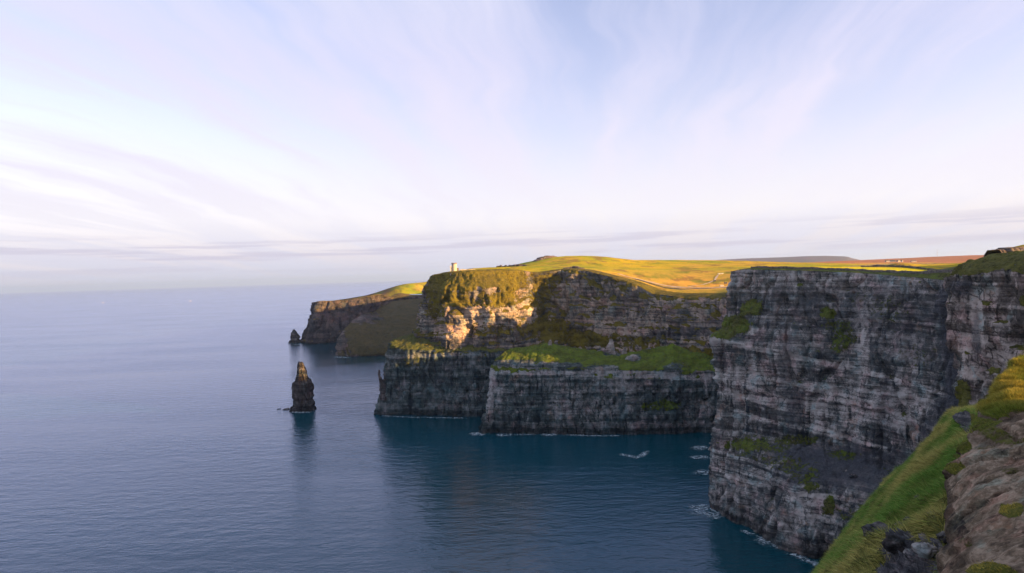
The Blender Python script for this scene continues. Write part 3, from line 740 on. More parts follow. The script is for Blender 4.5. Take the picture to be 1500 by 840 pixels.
# ------------------------------------------------------------------ far purple hills
def far_hill(name, sky, D, depth, c0, seed):
    us = np.linspace(sky[0][0], sky[-1][0], 140); vs_ = np.interp(us, [s[0] for s in sky], [s[1] for s in sky])
    prof = np.linspace(-1, 1, 17)
    rows = []
    for a in prof:
        r = []
        for u, v in zip(us, vs_):
            top = P(u, v, D); q = top.copy(); k = 1 + a * depth / D
            q[0] *= k; q[1] *= k
            q[2] = max(0, top[2]) * math.cos(a * math.pi / 2) ** 1.2 - (6 if abs(a) > .98 else 0)
            r.append(q)
        rows.append(r)
    G = np.array(rows)
    G[..., 2] += np.where(np.abs(prof)[:, None] < .95, 10 * fbm(G[..., 0] / 500, G[..., 1] / 500, 0 * G[..., 0], 4, seed) * (np.abs(prof)[:, None] > .1), 0)
    c = np.zeros(G.shape) + np.array(c0)
    o = mesh_np(name, G.reshape(-1, 3), grid_faces(*G.shape[:2])[:, ::-1], M_hill, smooth=True, attrs={'col': c.reshape(-1, 3)})
    return tag(o, kind='structure')
M_hill = grass_mat('haze_tinted_moor', 8.0, .3)
far_hill('hills', [(1000, 388), (1030, 382.5), (1060, 380.5), (1100, 378.5), (1150, 377), (1180, 375.5), (1210, 375), (1240, 376), (1250, 379), (1262, 381.5), (1300, 381), (1315, 379.5), (1330, 380), (1420, 380), (1500, 381)], 15000, 3500, (.105, .09, .115), 601)  # purple in the base colour stands in for distance haze

# ------------------------------------------------------------------ world, sun, haze
w = bpy.data.worlds.new('World'); scene.world = w; w.use_nodes = True
t = NT(w.node_tree)
bg = w.node_tree.nodes['Background']
sky = t.n('ShaderNodeTexSky', sky_type='NISHITA', sun_disc=False, sun_elevation=SUN_EL, sun_rotation=SUN_AZ, altitude=200, air_density=1.0, dust_density=1.2, ozone_density=1.6)
dirv = t.n('ShaderNodeTexCoord').outputs['Generated']
sx = t.n('ShaderNodeSeparateXYZ'); t.set(sx.inputs[0], dirv)
zc = t.math('MAXIMUM', sx.outputs[2], 0.0)
iz = t.math('DIVIDE', 1.0, t.math('ADD', zc, .10))
pl = t.n('ShaderNodeCombineXYZ', ins={0: t.math('MULTIPLY', sx.outputs[0], iz), 1: t.math('MULTIPLY', sx.outputs[1], iz), 2: 0.0}).outputs[0]
rot = t.n('ShaderNodeVectorRotate', rotation_type='Z_AXIS'); t.set(rot.inputs['Vector'], pl); rot.inputs['Angle'].default_value = R(8.5)
pw = t.vadd(rot.outputs[0], t.vmul(t.vadd(t.noise(rot.outputs[0], .45, 4, .55, out=1), (-.5, -.5, -.5)), (.85, .7, 0)))
ci1 = t.noise(t.vmul(pw, (1.45, .22, 1)), 1.0, 5, .52)
ci2 = t.noise(t.vmul(pw, (4.4, .42, 1)), 1.0, 6, .58)
cir = t.math('ADD', t.math('MULTIPLY', ci1, .66), t.math('MULTIPLY', ci2, .34))
cir = t.maprange(cir, .41, .62, 0, 1, True)
veil = t.ramp(zc, [(0.0, .95), (.10, .78), (.20, .36), (.32, .14), (.50, .10), (.7, .6), (1.0, .6)])  # veil thickens again overhead, out of view, added as fill light
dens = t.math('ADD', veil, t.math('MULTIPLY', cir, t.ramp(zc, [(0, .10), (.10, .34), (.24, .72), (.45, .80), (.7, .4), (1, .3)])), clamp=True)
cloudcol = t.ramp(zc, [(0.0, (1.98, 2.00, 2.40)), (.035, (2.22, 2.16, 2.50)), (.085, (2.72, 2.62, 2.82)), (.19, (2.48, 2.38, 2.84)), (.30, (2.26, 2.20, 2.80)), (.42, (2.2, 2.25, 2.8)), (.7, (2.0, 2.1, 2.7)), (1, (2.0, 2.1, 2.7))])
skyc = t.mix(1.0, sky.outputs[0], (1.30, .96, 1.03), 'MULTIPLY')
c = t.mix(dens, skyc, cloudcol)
# thin lavender bars of cloud low down
azv = t.math('ARCTAN2', sx.outputs[0], sx.outputs[1])
lb = t.noise(t.n('ShaderNodeCombineXYZ', ins={0: t.math('MULTIPLY', azv, 3.2), 1: t.math('MULTIPLY', sx.outputs[2], 95.0), 2: 4.7}).outputs[0], 1.0, 5, .6)
lbm = t.math('MULTIPLY', t.maprange(lb, .50, .60, 0, .8, True), t.ramp(zc, [(0, .0), (.018, .5), (.03, 1.), (.052, .8), (.07, 0.0)]))
c = t.mix(lbm, c, (1.88, 1.76, 2.14))
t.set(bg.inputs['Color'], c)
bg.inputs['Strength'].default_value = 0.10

sl = bpy.data.lights.new('sun', 'SUN'); sl.energy = 5.0; sl.angle = R(.5); sl.color = (1.0, .57, .19)
so = bpy.data.objects.new('sun', sl); link(so)
so.rotation_euler = Vector(SD).to_track_quat('Z', 'Y').to_euler()

def haze_box():
    mb = MB(); mb.box(-111000, 111000, -111000, 111000, -8, 720)
    mt = bpy.data.materials.new('haze_air'); mt.use_nodes = True
    nt = mt.node_tree; nt.nodes.remove(nt.nodes['Principled BSDF'])
    pv = nt.nodes.new('ShaderNodeVolumePrincipled')
    pv.inputs['Color'].default_value = (.46, .66, 1.0, 1); pv.inputs['Density'].default_value = 1.7e-5; pv.inputs['Anisotropy'].default_value = 0.2
    nt.links.new(pv.outputs[0], nt.nodes['Material Output'].inputs['Volume'])
    mt.cycles.homogeneous_volume = True if hasattr(mt, 'cycles') and hasattr(mt.cycles, 'homogeneous_volume') else None
    o = mb.build('haze', mt); tag(o, kind='stuff')
try:
    haze_box()
except Exception as e:
    print('haze', e)

# ------------------------------------------------------------------ foreground: grass slope and rock ledge
GS = []
for cr, gu_ in [((1120, 1010, 36), (1385, 1010, 27)), ((1185, 930, 44), (1380, 930, 31)), ((1246, 842, 54), (1380, 842, 38)), ((1269, 795, 62), (1382, 795, 42)), ((1287, 764, 69), (1386, 760, 46)), ((1310, 722, 79), (1390, 722, 51)),
                ((1340, 690, 90), (1402, 682, 60)), ((1362, 652, 101), (1412, 645, 70)), ((1378, 629, 109), (1418, 620, 78)), ((1393, 613, 116), (1422, 607, 86)), ((1408, 622, 126), (1432, 600, 98)), ((1420, 645, 135), (1450, 610, 112))]:
    a, b = P(*cr), P(*gu_)
    sk = a + V(-9, 14, -22); sk2 = sk + V(-14, 20, -75)
    bu = b + V(5, -3, -1.5); bu2 = bu + V(6, -3, -9)
    m1 = a * .66 + b * .34 + V(.1, 0, .9); m2 = a * .33 + b * .67 + V(0, 0, .5)
    GS.append([sk2, sk, a, m1, m2, b, bu, bu2])
Gg, qi, ti = resample(GS, .35, .35)
Gg = blur(blur(Gg, 8, 1), 5, 0)
Nn = normals(Gg); Nn = blur(blur(Nn, 10, 1), 10, 0); Nn /= np.linalg.norm(Nn, axis=2, keepdims=True)
x, y, z = Gg[..., 0], Gg[..., 1], Gg[..., 2]
dg = 1.1 * fbm(x / 9, y / 9, z / 9, 3, 701) + .75 * fbm(x / 2.6, y / 2.6, z / 2.6, 3, 711) + .40 * np.abs(vnoise(x / 1.2, y / 1.2, z / 1.2, 713))
gu_, gv_, _ = proj(Gg)
rocky = sstep(1.15, .5, np.hypot((gu_ - 1335) / 62, (gv_ - 850) / 78) + .75 * fbm(x / 3.0, y / 3.0, z / 3.0, 4, 721))
rocky = np.maximum(rocky, sstep(1.2, .6, np.hypot((gu_ - 1400) / 14, (gv_ - 740) / 60) + .5 * fbm(x / 3, y / 3, z / 3, 3, 731)))
rocky = np.maximum(rocky, sstep(1.2, .6, np.hypot((gu_ - 1416) / 6, (gv_ - 625) / 14) + .4 * fbm(x / 3, y / 3, z / 3, 3, 733)))
blk = np.abs(vnoise(x / 1.3, y / 1.3, z / 1.3, 741)) * 1.5 + .8 * fbm(x / .7, y / .7, z / .7, 4, 743, .65) + .9 * (hsh(np.floor(x / .8 + .4 * vnoise(x, y, z, 5)).astype(np.int64), np.floor(y / .9 + z / .7).astype(np.int64), 745) - .5)
Gg = Gg + Nn * (dg + rocky * (blk * .8 - .5))[..., None]
mk = np.stack([1 - rocky * .85, 0 * rocky, rocky * .6], -1)
M_slope = rock_mat('grass_slope_ground', .05, dark=(.02, .02, .021), mid=(.07, .07, .068), pale=(.36, .34, .32), veg1=(.030, .052, .010), veg2=(.075, .090, .018), wet=0, vegnoise=.10)
o = mesh_np('grass_slope', Gg.reshape(-1, 3), grid_faces(*Gg.shape[:2]), M_slope, smooth=True, attrs={'mk': mk.reshape(-1, 3)})
tag(o, kind='structure')

SL = []
for e, r in [((1250, 1500, 9), (1500, 1500, 7)), ((1340, 1100, 13.5), (1500, 1100, 10)), ((1368, 960, 16.5), (1500, 960, 13)), ((1379, 840, 20), (1500, 840, 16)), ((1381, 790, 22.3), (1500, 790, 18.2)), ((1394, 745, 24.5), (1500, 745, 20)), ((1386, 702, 27), (1500, 700, 22)),
             ((1401, 664, 30), (1502, 664, 25)), ((1430, 607, 36), (1508, 605, 31)), ((1462, 566, 40), (1522, 592, 36)), ((1485, 535, 43.5), (1545, 570, 41.5)), ((1500, 519, 46), (1575, 556, 44.5)), ((1560, 500, 52), (1640, 500, 52))]:
    a, b = P(*e), P(*r)
    hi = 0 if a[1] > 38 else 1
    top = b + (b - a) * V(1.5, 1.5, 1.5 * hi) + V(6, -2, 1.5 * hi)
    far_ = top + V(40, -5, 9 * hi - .5 * (1 - hi))
    SL.append([a + V(2.5, 1.0, -16), a + V(.7, .2, -1.6), a, a * .5 + b * .5 + V(0, 0, .12), b, top, far_])
Gs, qi, ti = resample(SL, .11, .11)
Gs = blur(blur(Gs, 6, 1), 4, 0)
Nn = normals(Gs); Nn = blur(blur(Nn, 16, 1), 16, 0); Nn /= np.linalg.norm(Nn, axis=2, keepdims=True)
x, y, z = Gs[..., 0], Gs[..., 1], Gs[..., 2]
lam = (z * .8 + .62 * y + .20 * x) * 2.0 + .45 * fbm(x / 3, y / 2, z / 2, 4, 751, .6)
kk = np.floor(lam); fr = lam - kk
hl = hsh(kk.astype(np.int64), 0, 5) * (1 - sstep(.8, 1, fr)) + hsh(kk.astype(np.int64) + 1, 0, 5) * sstep(.8, 1, fr)
hl = hsh(kk.astype(np.int64), 0, 5) * (1 - sstep(.9, 1, fr)) + hsh(kk.astype(np.int64) + 1, 0, 5) * sstep(.9, 1, fr)
def cells(px, py, sd):
    qx = px + .35 * vnoise(px * .9, py * .9, 0 * px, sd); qy = py + .35 * vnoise(px * .9, py * .9, 0 * px + 5, sd)
    return hsh(np.floor(qx + .5 * hsh(np.floor(qy).astype(np.int64), 1, sd)).astype(np.int64), np.floor(qy).astype(np.int64), sd)
bl = cells(x / 2.6 + .2 * y, y / 1.5, 171) - .5; bl2 = cells(x / .9 + .1 * y, y / .5, 173) - .5
ds = .40 * fbm(x / 5.5, y / 5.5, z / 5.5, 3, 761) + .12 * fbm(x / 1.1, y / .7, z / .7, 4, 771, .65) + .30 * (hl - .5) + .22 * bl + .10 * bl2 + .035 * fbm(x / .3, y / .18, z / .18, 3, 781)
crk = np.abs(vnoise(x / 2.2 + .3 * y, y / 5, z / 4, 791)); ds = ds - .35 * sstep(.06, 0, crk)
su, sv_, _ = proj(Gs)
wob = .5 * fbm(x / 1.5, y / 1.5, z / 1.5, 4, 795)
def ell(a, b, ra, rb): return sstep(1.2, .7, np.hypot((su - a) / ra, (sv_ - b) / rb) + wob)
vg = np.maximum.reduce([ell(1490, 560, 55, 40), ell(1440, 622, 30, 12) * .8, ell(1405, 690, 20, 8), ell(1412, 655, 14, 10) * .8, ell(1482, 748, 20, 14), ell(1450, 838, 45, 9) * .8, ell(1455, 600, 22, 10) * .9, ell(1490, 655, 30, 6) * .45, ell(1440, 660, 25, 8) * .5, ell(1478, 690, 16, 5) * .5, ell(1465, 640, 40, 9) * .55, ell(1420, 800, 12, 6) * .5])
ds = ds * (1 - .5 * vg) + (.08 * vg) * (1 + fbm(x / .8, y / .8, z / .8, 3, 799))
dk = np.maximum.reduce([ell(1470, 612, 45, 14) * .9, ell(1386, 730, 12, 60) * .7, .75 * sstep(.05, .32, fbm(x / 2.4, y / 1.5, z / 1.5, 5, 797, .62)), ell(1440, 640, 40, 14) * .6])
Gs = Gs + Nn * ds[..., None]
M_slab = rock_mat('ledge_rock', .055, dark=(.030, .024, .020), mid=(.195, .150, .100), pale=(.46, .37, .27), rust=(.26, .12, .06), veg1=(.045, .050, .010), veg2=(.085, .11, .014), wet=0, rustiness=.55, paleness=.02, streak=.3, vegnoise=.25, crackk=.10, bedk=1.1, bedvec=(0, 0, .25), warpk=.12, bumpk=1.0, scree=((.034, .026, .018), (.115, .085, .055)))
o = mesh_np('rock_ledge', Gs.reshape(-1, 3), grid_faces(*Gs.shape[:2]), M_slab, attrs={'mk': np.stack([vg, 0 * vg, dk], -1).reshape(-1, 3)})
tag(o, kind='structure')


# grass blades over the slope and the grassy end of the ledge
def blades(name, G, mask, n, length, width, c0, c1, lean, lenmap=None):
    nr, nc, _ = G.shape
    N = normals(G); N = blur(blur(N, 3, 1), 3, 0)
    q = .25 * (np.linalg.norm(np.gradient(G, axis=0), axis=2) * np.linalg.norm(np.gradient(G, axis=1), axis=2))
    pr = (mask * q)[:-1, :-1].ravel(); pr = pr / pr.sum()
    k = RNG.choice(len(pr), n, p=pr); i, j = k // (nc - 1), k % (nc - 1)
    a, b = RNG.random(n)[:, None], RNG.random(n)[:, None]
    p = G[i, j] * (1 - a) * (1 - b) + G[i + 1, j] * a * (1 - b) + G[i, j + 1] * (1 - a) * b + G[i + 1, j + 1] * a * b
    nn = N[i, j]
    down = np.stack([nn[:, 0], nn[:, 1], nn[:, 2] - 1], 1)
    d = nn * .45 + np.array([0, 0, .55]) + down * lean + RNG.normal(0, .32, (n, 3))
    d /= np.linalg.norm(d, axis=1, keepdims=True)
    cl = .5 + .5 * fbm(p[:, 0] / 3.5, p[:, 1] / 3.5, p[:, 2] / 3.5, 3, 811)
    L = length * (.5 + .9 * RNG.random(n)) * (.6 + .8 * cl)
    if lenmap is not None: L = L * lenmap[i, j]
    s = np.cross(d, RNG.normal(0, 1, (n, 3))); s /= np.linalg.norm(s, axis=1, keepdims=True)
    wd = width * (.6 + .8 * RNG.random(n))
    tip = p + d * L[:, None] + np.array([0, 0, -1]) * (L * .25)[:, None]
    p0 = p - nn * .04
    Vv = np.stack([p0 - s * wd[:, None], p0 + s * wd[:, None], tip], 1).reshape(-1, 3)
    f = np.clip(sstep(.25, .75, cl + .8 * fbm(p[:, 0] / 12, p[:, 1] / 12, p[:, 2] / 12, 2, 821)) + RNG.normal(0, .22, n), 0, 1)[:, None]
    cc = (np.array(c0) * (1 - f) + np.array(c1) * f) * (.45 + .95 * RNG.random(n))[:, None]
    mt = bpy.data.materials.get('grass_blade')
    if mt is None:
        mt, t, b_ = new_mat('grass_blade')
        t.set(b_.inputs['Base Color'], t.n('ShaderNodeVertexColor', layer_name='col').outputs[0])
        b_.inputs['Specular IOR Level'].default_value = .1; b_.inputs['Roughness'].default_value = .7
    o = mesh_np(name, Vv, np.arange(3 * n).reshape(-1, 3), mt, attrs={'col': np.repeat(cc, 3, axis=0)})
    return tag(o, kind='stuff')


gmask = (1 - rocky) * (gv_ < 930) * (gu_ > 1150) * (gu_ < 1450)
blades('grass', Gg, gmask, 260000, .75, .022, (.105, .225, .034), (.38, .34, .10), .9)
smask = sstep(.5, .9, vg) * (su < 1530) * (su > 1370) * (sv_ > 430) * (sv_ < 870) * np.where((su > 1440) & (sv_ < 600), 2.5, 1)
blades('grass', Gs, smask, 110000, .21, .009, (.12, .17, .022), (.38, .31, .055), .5, np.where((su > 1440) & (sv_ < 610), 1.15, .42))


def pick(G, u, v):
    a, b, d = proj(G)
    k = np.argmin(np.where(d > 2, (a - u) ** 2 + (b - v) ** 2, 1e12))
    return G.reshape(-1, 3)[k]


# ------------------------------------------------------------------ loose rocks
import bmesh
M_stone_d = rock_mat('dark_boulder', .08, dark=(.015, .015, .016), mid=(.05, .05, .05), pale=(.22, .21, .20), wet=0, rustiness=.2)
M_stone_p = rock_mat('pale_boulder', .08, dark=(.16, .15, .14), mid=(.38, .36, .34), pale=(.62, .60, .57), wet=0, rustiness=.1)
M_stone_g = rock_mat('pale_big_boulder', .8, dark=(.12, .11, .10), mid=(.30, .28, .26), pale=(.50, .47, .44), wet=0, rustiness=.1)

def boulder(p, r, mat, label, seed, flat=.7, group=None, name='boulder', cat='boulder'):
    bm = bmesh.new(); bmesh.ops.create_icosphere(bm, subdivisions=4, radius=1.0)
    A = np.array([v.co[:] for v in bm.verts])
    F_ = np.array([[v.index for v in f.verts] for f in bm.faces]); bm.free()
    q = A * 1.3 + seed * 7.1
    d = 1 + .38 * fbm(q[:, 0], q[:, 1], q[:, 2], 3, seed) + .22 * np.round(2.2 * vnoise(q[:, 0] * 1.3, q[:, 1] * 1.3, q[:, 2] * 1.3, seed + 3)) / 2.2 + .10 * fbm(q[:, 0] * 4, q[:, 1] * 4, q[:, 2] * 4, 3, seed + 5)
    A = A * d[:, None] * np.array([1.15, .95, flat])
    o = mesh_np(name, A * r, F_, mat, attrs={'mk': np.zeros((len(A), 3))})
    o.location = p; o.rotation_euler = (0, 0, seed * 1.7)
    return tag(o, label, cat, group)

GR = 'rocks lying on the foreground grass slope'
for (u, v, r, mt, lb) in [(1355, 808, .55, M_stone_p, 'largest pale lichen covered rock low on the foreground grass slope'),
                          (1350, 822, .5, M_stone_p, 'pale rock just under the largest pale rock on the foreground slope'),
                          (1330, 809, .3, M_stone_p, 'small white rock left of the largest pale rock on the foreground slope'),
                          (1258, 783, .5, M_stone_p, 'white rock alone near the left edge of the foreground grass slope'),
                          (1347, 733, .45, M_stone_d, 'dark rock alone in the middle of the foreground grass slope'),
                          (1372, 667, .45, M_stone_p, 'small white stone high on the foreground grass slope'),
                          (1370, 760, .4, M_stone_p, 'small pale stone beside the brown rock ledge on the grass slope'),
                          (1280, 738, .7, M_stone_d, 'dark rock sunk in the grass at the slope crest'),
                          (1287, 783, .9, M_stone_d, 'broad grey speckled rock on the lower foreground slope'),
                          (1256, 812, .8, M_stone_d, 'black mossy rock at the bottom left of the foreground slope'),
                          (1310, 800, .7, M_stone_d, 'black rock beside the small white rock on the foreground slope'),
                          (1385, 790, .5, M_stone_d, 'dark rock wedged under the edge of the brown ledge'),
                          (1335, 765, .5, M_stone_d, 'black rock above the pale rocks on the foreground slope'),
                          (1275, 825, .7, M_stone_d, 'black rock at the very bottom of the foreground slope')]:
    p = pick(Gg, u, v)
    boulder(p + V(0, 0, .1 * r), r, mt, lb, int(u * 3 + v) % 97 + 2, group=GR)

# boulders and a leaning pillar on the low block
for (u, v, r, lb) in [(880, 519, 5.5, 'white boulder cluster on the green block left of the rock pinnacle'), (925, 527, 6.5, 'largest white boulder on the green top of the low bay block'),
                      (950, 514, 3.4, 'pale boulder high on the green hump of the bay block'), (943, 520, 3.0, 'small pale boulder just below the hump of the bay block'), (885, 513, 4.0, 'pale boulder at the foot of the rock pinnacle')]:
    p = pick(s_bk['G'], u, v); boulder(p, r, M_stone_g, lb, int(u) % 89, flat=1.0, group='boulders on the low bay block')
p = pick(s_rc['G'], 1249, 698); boulder(p, 2.2, M_stone_d, 'dark boulder lying on the grey scree shelf of the right cliff', 31, group='rocks on the scree shelf')
p = pick(s_rc['G'], 1240, 689); boulder(p, .9, M_stone_g, 'small pale rock above the dark boulder on the scree shelf', 32, group='rocks on the scree shelf')


# ------------------------------------------------------------------ sea stacks and pinnacles
M_stack = rock_mat('stack_rock', .8, dark=(.028, .025, .024), mid=(.075, .068, .064), pale=(.20, .19, .185), rust=(.15, .09, .055), rustiness=.45, wet=14, streak=1.4, paleness=-.04)

def stack(name, prof, D, mat, seed, amp=1.0, depth=.8, n=110, rows=120):
    """prof: (v, left u, right u) from the top down"""
    vs_ = np.array([q[0] for q in prof], float)
    vv = np.linspace(vs_[0], vs_[-1], rows)
    uL = np.interp(vv, vs_, [q[1] for q in prof]); uR = np.interp(vv, vs_, [q[2] for q in prof])
    an = np.linspace(0, 2 * math.pi, n, endpoint=False)
    base = P((uL[-1] + uR[-1]) / 2, vv[-1], D)
    ring = []
    for a, b, v in zip(uL, uR, vv):
        c = P((a + b) / 2, v, D); rx = (b - a) / 2 * D / 1000
        sq = 1 / np.maximum(np.abs(np.cos(an)), np.abs(np.sin(an))) ** .35
        ring.append(np.stack([c[0] + rx * np.cos(an) * sq, c[1] + rx * depth * np.sin(an) * sq, c[2] + 0 * an], -1))
    G = np.array(ring)
    cen = G.mean(1, keepdims=True); dr = G - cen; dr[..., 2] = 0
    rad = np.linalg.norm(dr, axis=2, keepdims=True); dr = dr / (rad + 1e-6)
    x, y, z = G[..., 0], G[..., 1], G[..., 2]
    L = z / (4.2 * amp) + .8 * vnoise(z / (9 * amp), x / 30, y / 30, seed); ki = np.floor(L).astype(np.int64)
    aw = np.broadcast_to(an[None, :], x.shape) / (2 * math.pi) + .03 * vnoise(z / (14 * amp), x / 20, y / 20, seed + 4)
    sec = np.floor(aw * 13).astype(np.int64) % 13; sec2 = np.floor(aw * 29).astype(np.int64) % 29; k4 = np.floor(L / 3.3).astype(np.int64)
    d = amp * (1.5 * (hsh(ki, 0, seed) - .5) + 3.0 * (hsh(sec, k4, seed + 7) - .5) + 2.6 * (hsh(sec2, ki, seed + 8) - .5) + 2.6 * fbm(x / (6 * amp), y / (6 * amp), z / (20 * amp), 4, seed + 1, .6))
    d = d - amp * 2.2 * sstep(.12, 0, np.abs((aw * 13) % 1 - .5) * 0 + np.minimum((aw * 13) % 1, 1 - (aw * 13) % 1))
    G = G + dr * np.clip(d, -6 * amp, 4.5 * amp)[..., None] * np.minimum(1, rad / (8 * amp))
    topz = fbm(G[:, :, 0] / (3 * amp), G[:, :, 1] / (3 * amp), 0 * x, 3, seed + 9) * 2.0 * amp + 5.5 * amp * (hsh(sec, 1, seed + 13) - .55)
    G[..., 2] += topz * np.linspace(1, 0, rows)[:, None] ** 2
    G = np.concatenate([np.repeat(G[:1].mean(1, keepdims=True), n, 1) + V(0, 0, .2 * amp), G, G[-1:] + V(0, 0, -6)], 0)
    Vv = G.reshape(-1, 3) - base
    o = mesh_np(name, Vv, grid_faces(G.shape[0], n, True)[:, ::-1], mat, attrs={'mk': np.zeros((len(Vv), 3))})
    o.location = base
    return o

b0 = Z(445, 601); D0 = float((b0 - CAM) @ FW)
o = stack('sea_stack', [(532, 437.5, 441.5), (536, 436.8, 444.5), (543, 436.2, 447), (550, 435, 449), (557, 434, 451.5), (561, 430.5, 455), (566, 430, 457.5), (573, 429, 459), (585, 430, 458.5), (594, 429.5, 459.5), (598, 427, 461), (602, 424, 462)], D0, M_stack, 21, 1.15)
tag(o, 'tall dark rock stack standing alone in the open sea', 'sea stack')
b0 = Z(430, 502); D1 = float((b0 - CAM) @ FW)
o = stack('sea_stack', [(484, 428.8, 431), (487, 427.5, 434), (492, 426, 436.5), (498, 425.5, 439), (502.5, 424, 442)], D1, M_stack, 23, 1.8, n=70, rows=60)
tag(o, 'small pointed rock stack off the tip of the far headland', 'sea stack')
o = stack('rock_pinnacle', [(543, 554.5, 556.2), (547, 553.5, 557.2), (552, 554.5, 557.5), (560, 556, 563), (580, 558, 570)], 1044, M_stack, 25, .8, n=60, rows=60)
tag(o, 'slim rock pinnacle leaning off the left edge of the headland cliff', 'rock pinnacle')
o = stack('rock_pinnacle', [(496.5, 893, 897), (502, 892, 898), (508, 889, 899), (520, 887, 901)], 950, M_stone_g, 27, .55, n=50, rows=50)
tag(o, 'tall grey rock pinnacle rising from the green block', 'rock pinnacle')
o = stack('rock_pinnacle', [(509, 914, 916.5), (514, 912, 917.5), (521, 911, 919)], 945, M_stone_g, 28, .5, n=40, rows=40)
tag(o, 'short grey rock pinnacle right of the tall one on the block', 'rock pinnacle')
o = stack('rock_pinnacle', [(499, 805, 807.5), (504, 803, 808.5), (509, 802, 809.5)], 945, M_stone_g, 29, .5, n=40, rows=40)
tag(o, 'small sunlit rock knob on the bright grass of the block', 'rock pinnacle')
# low skerry beside the stack
for (u, v, r, lb) in [(419, 600, 6, 'low black rock awash left of the tall sea stack'), (409, 599.5, 2.6, 'tiny black rock awash furthest left of the tall sea stack'), (486, 515, 4, 'low black rock awash off the far green slope')]:
    p = Z(u, v); boulder(p, r, M_stone_d, lb, int(u) % 71, flat=.28, name='skerry', cat='sea rock', group='rocks awash in the sea')

# ------------------------------------------------------------------ walls, path, outcrops on the land
M_wall = simple_mat('dry_stone', (.10, .09, .08), .6, .6)
M_wall_l = simple_mat('flagstone', (.26, .22, .17), .4, .6)
M_outcrop = rock_mat('outcrop_rock', .8, dark=(.05, .042, .04), mid=(.12, .10, .09), pale=(.25, .21, .18), wet=0)

def along(pts, step):
    pts = np.array(pts, float); d = np.concatenate([[0], np.cumsum(np.linalg.norm(np.diff(pts[:, :2], axis=0), axis=1))])
    q = np.linspace(0, d[-1], max(2, int(d[-1] / step)))
    return np.stack([np.interp(q, d, pts[:, k]) for k in range(2)], -1)

def wall(name, pts, h, wd, mat, label, cat, step=1.5, rough=.25, seed=1, taper=False, group=None):
    c = along(pts, step); tg = np.gradient(c, axis=0); tg /= np.linalg.norm(tg, axis=1, keepdims=True) + 1e-9
    s = np.stack([-tg[:, 1], tg[:, 0]], 1); n = len(c)
    k = np.arange(n)
    hh = h * (1 + rough * (RNG.random(n) * 1.2 - .6) + rough * vnoise(k * .23, 0 * k, 0 * k + seed, seed))
    if taper: hh = hh * np.sin(np.linspace(.02, math.pi - .02, n)) ** .5
    c = c + s * (wd * rough * (RNG.random((n, 1)) - .5))
    rows = []
    for f, z in ((-.5, 0), (-.42, .55), (-.3, 1), (.3, 1), (.42, .55), (.5, 0)):
        xy = c + s * (wd * f); zt = T(c[:, 0], c[:, 1])
        rows.append(np.concatenate([xy, (zt + (hh * z if z else -.8))[:, None]], 1))
    G = np.array(rows); o0 = V(c[n // 2, 0], c[n // 2, 1], float(T(c[n // 2, 0], c[n // 2, 1])))
    o = mesh_np(name, G.reshape(-1, 3) - o0, grid_faces(6, n), mat, attrs={'mk': np.zeros((6 * n, 3))})
    o.location = o0
    return tag(o, label, cat, group)

rcr = np.array([c[0][:2] for c in RC[2:]]); 
def off(k): return rcr + np.stack([np.full(len(rcr), k * .93), np.full(len(rcr), k * .36)], 1)
GW = 'field walls on the cliff tops'
wall('stone_wall', off(9)[1:], 1.5, .9, M_wall, 'dark dry stone wall running along the very edge of the right cliff top', 'wall', seed=2, group=GW)
wall('stone_wall', off(112)[2:], 1.7, 1.0, M_wall, 'dark dry stone wall behind the bright green field above the right cliff', 'wall', seed=3, group=GW)
wall('stone_wall', [P(1090, 393, 640)[:2], P(1150, 392, 680)[:2], P(1215, 392.5, 700)[:2], P(1242, 394, 640)[:2]], 1.6, 1.0, M_wall, 'dark field wall along the top left of the right cliff plateau', 'wall', seed=4, group=GW)
wall('stone_wall', [P(674, 396, 1160)[:2], P(684, 395.5, 1175)[:2], P(696, 395, 1200)[:2]], 1.8, .8, M_wall_l, 'low sunlit wall running right from the foot of the stone tower', 'wall', seed=5, group=GW)
wall('stone_wall', [P(930, 409.3, 1112)[:2], P(970, 418.8, 1072)[:2], P(1000, 424.0, 1048)[:2], P(1040, 425.6, 1036)[:2], P(1075, 424, 1030)[:2]], 1.3, .7, M_wall_l, 'pale flagstone wall beside the cliff path above the bay', 'wall', seed=6, group=GW)
wall('stone_wall', [P(1190, 389, 1150)[:2], P(1300, 389.5, 1250)[:2], P(1420, 389, 1300)[:2]], 1.6, 1.0, M_wall, 'thin far field wall crossing the golden fields on the right', 'wall', step=4, seed=7, group=GW)
wall('rock_outcrop', [P(694, 391, 1470)[:2], P(715, 390, 1480)[:2], P(745, 389, 1480)[:2], P(772, 388, 1470)[:2]], 7.0, 22, M_outcrop, 'long dark rock outcrop on the skyline right of the tower', 'rock outcrop', step=2.5, rough=.35, seed=8, taper=True)
wall('rock_outcrop', [P(783, 383, 1570)[:2], P(795, 380, 1590)[:2], P(812, 377, 1620)[:2]], 5.0, 18, M_outcrop, 'dark rock outcrop on the left shoulder of the grass hill', 'rock outcrop', step=2.5, rough=.45, seed=9, taper=True)
wall('rock_outcrop', [P(1452, 374, 425)[:2], P(1475, 371, 428)[:2], P(1510, 369, 432)[:2], P(1560, 366, 436)[:2]], 4.0, 14, M_outcrop, 'brown rock bank behind the near cliff at the right edge', 'rock outcrop', step=1.0, rough=.25, seed=10)
wall('rock_outcrop', [P(826, 394.0, 1185)[:2], P(840, 392.5, 1195)[:2], P(855, 393, 1180)[:2]], 3.0, 9, M_outcrop, 'low dark rock band at the lip of the bay cliff', 'rock outcrop', step=1.5, rough=.4, seed=11, taper=True)

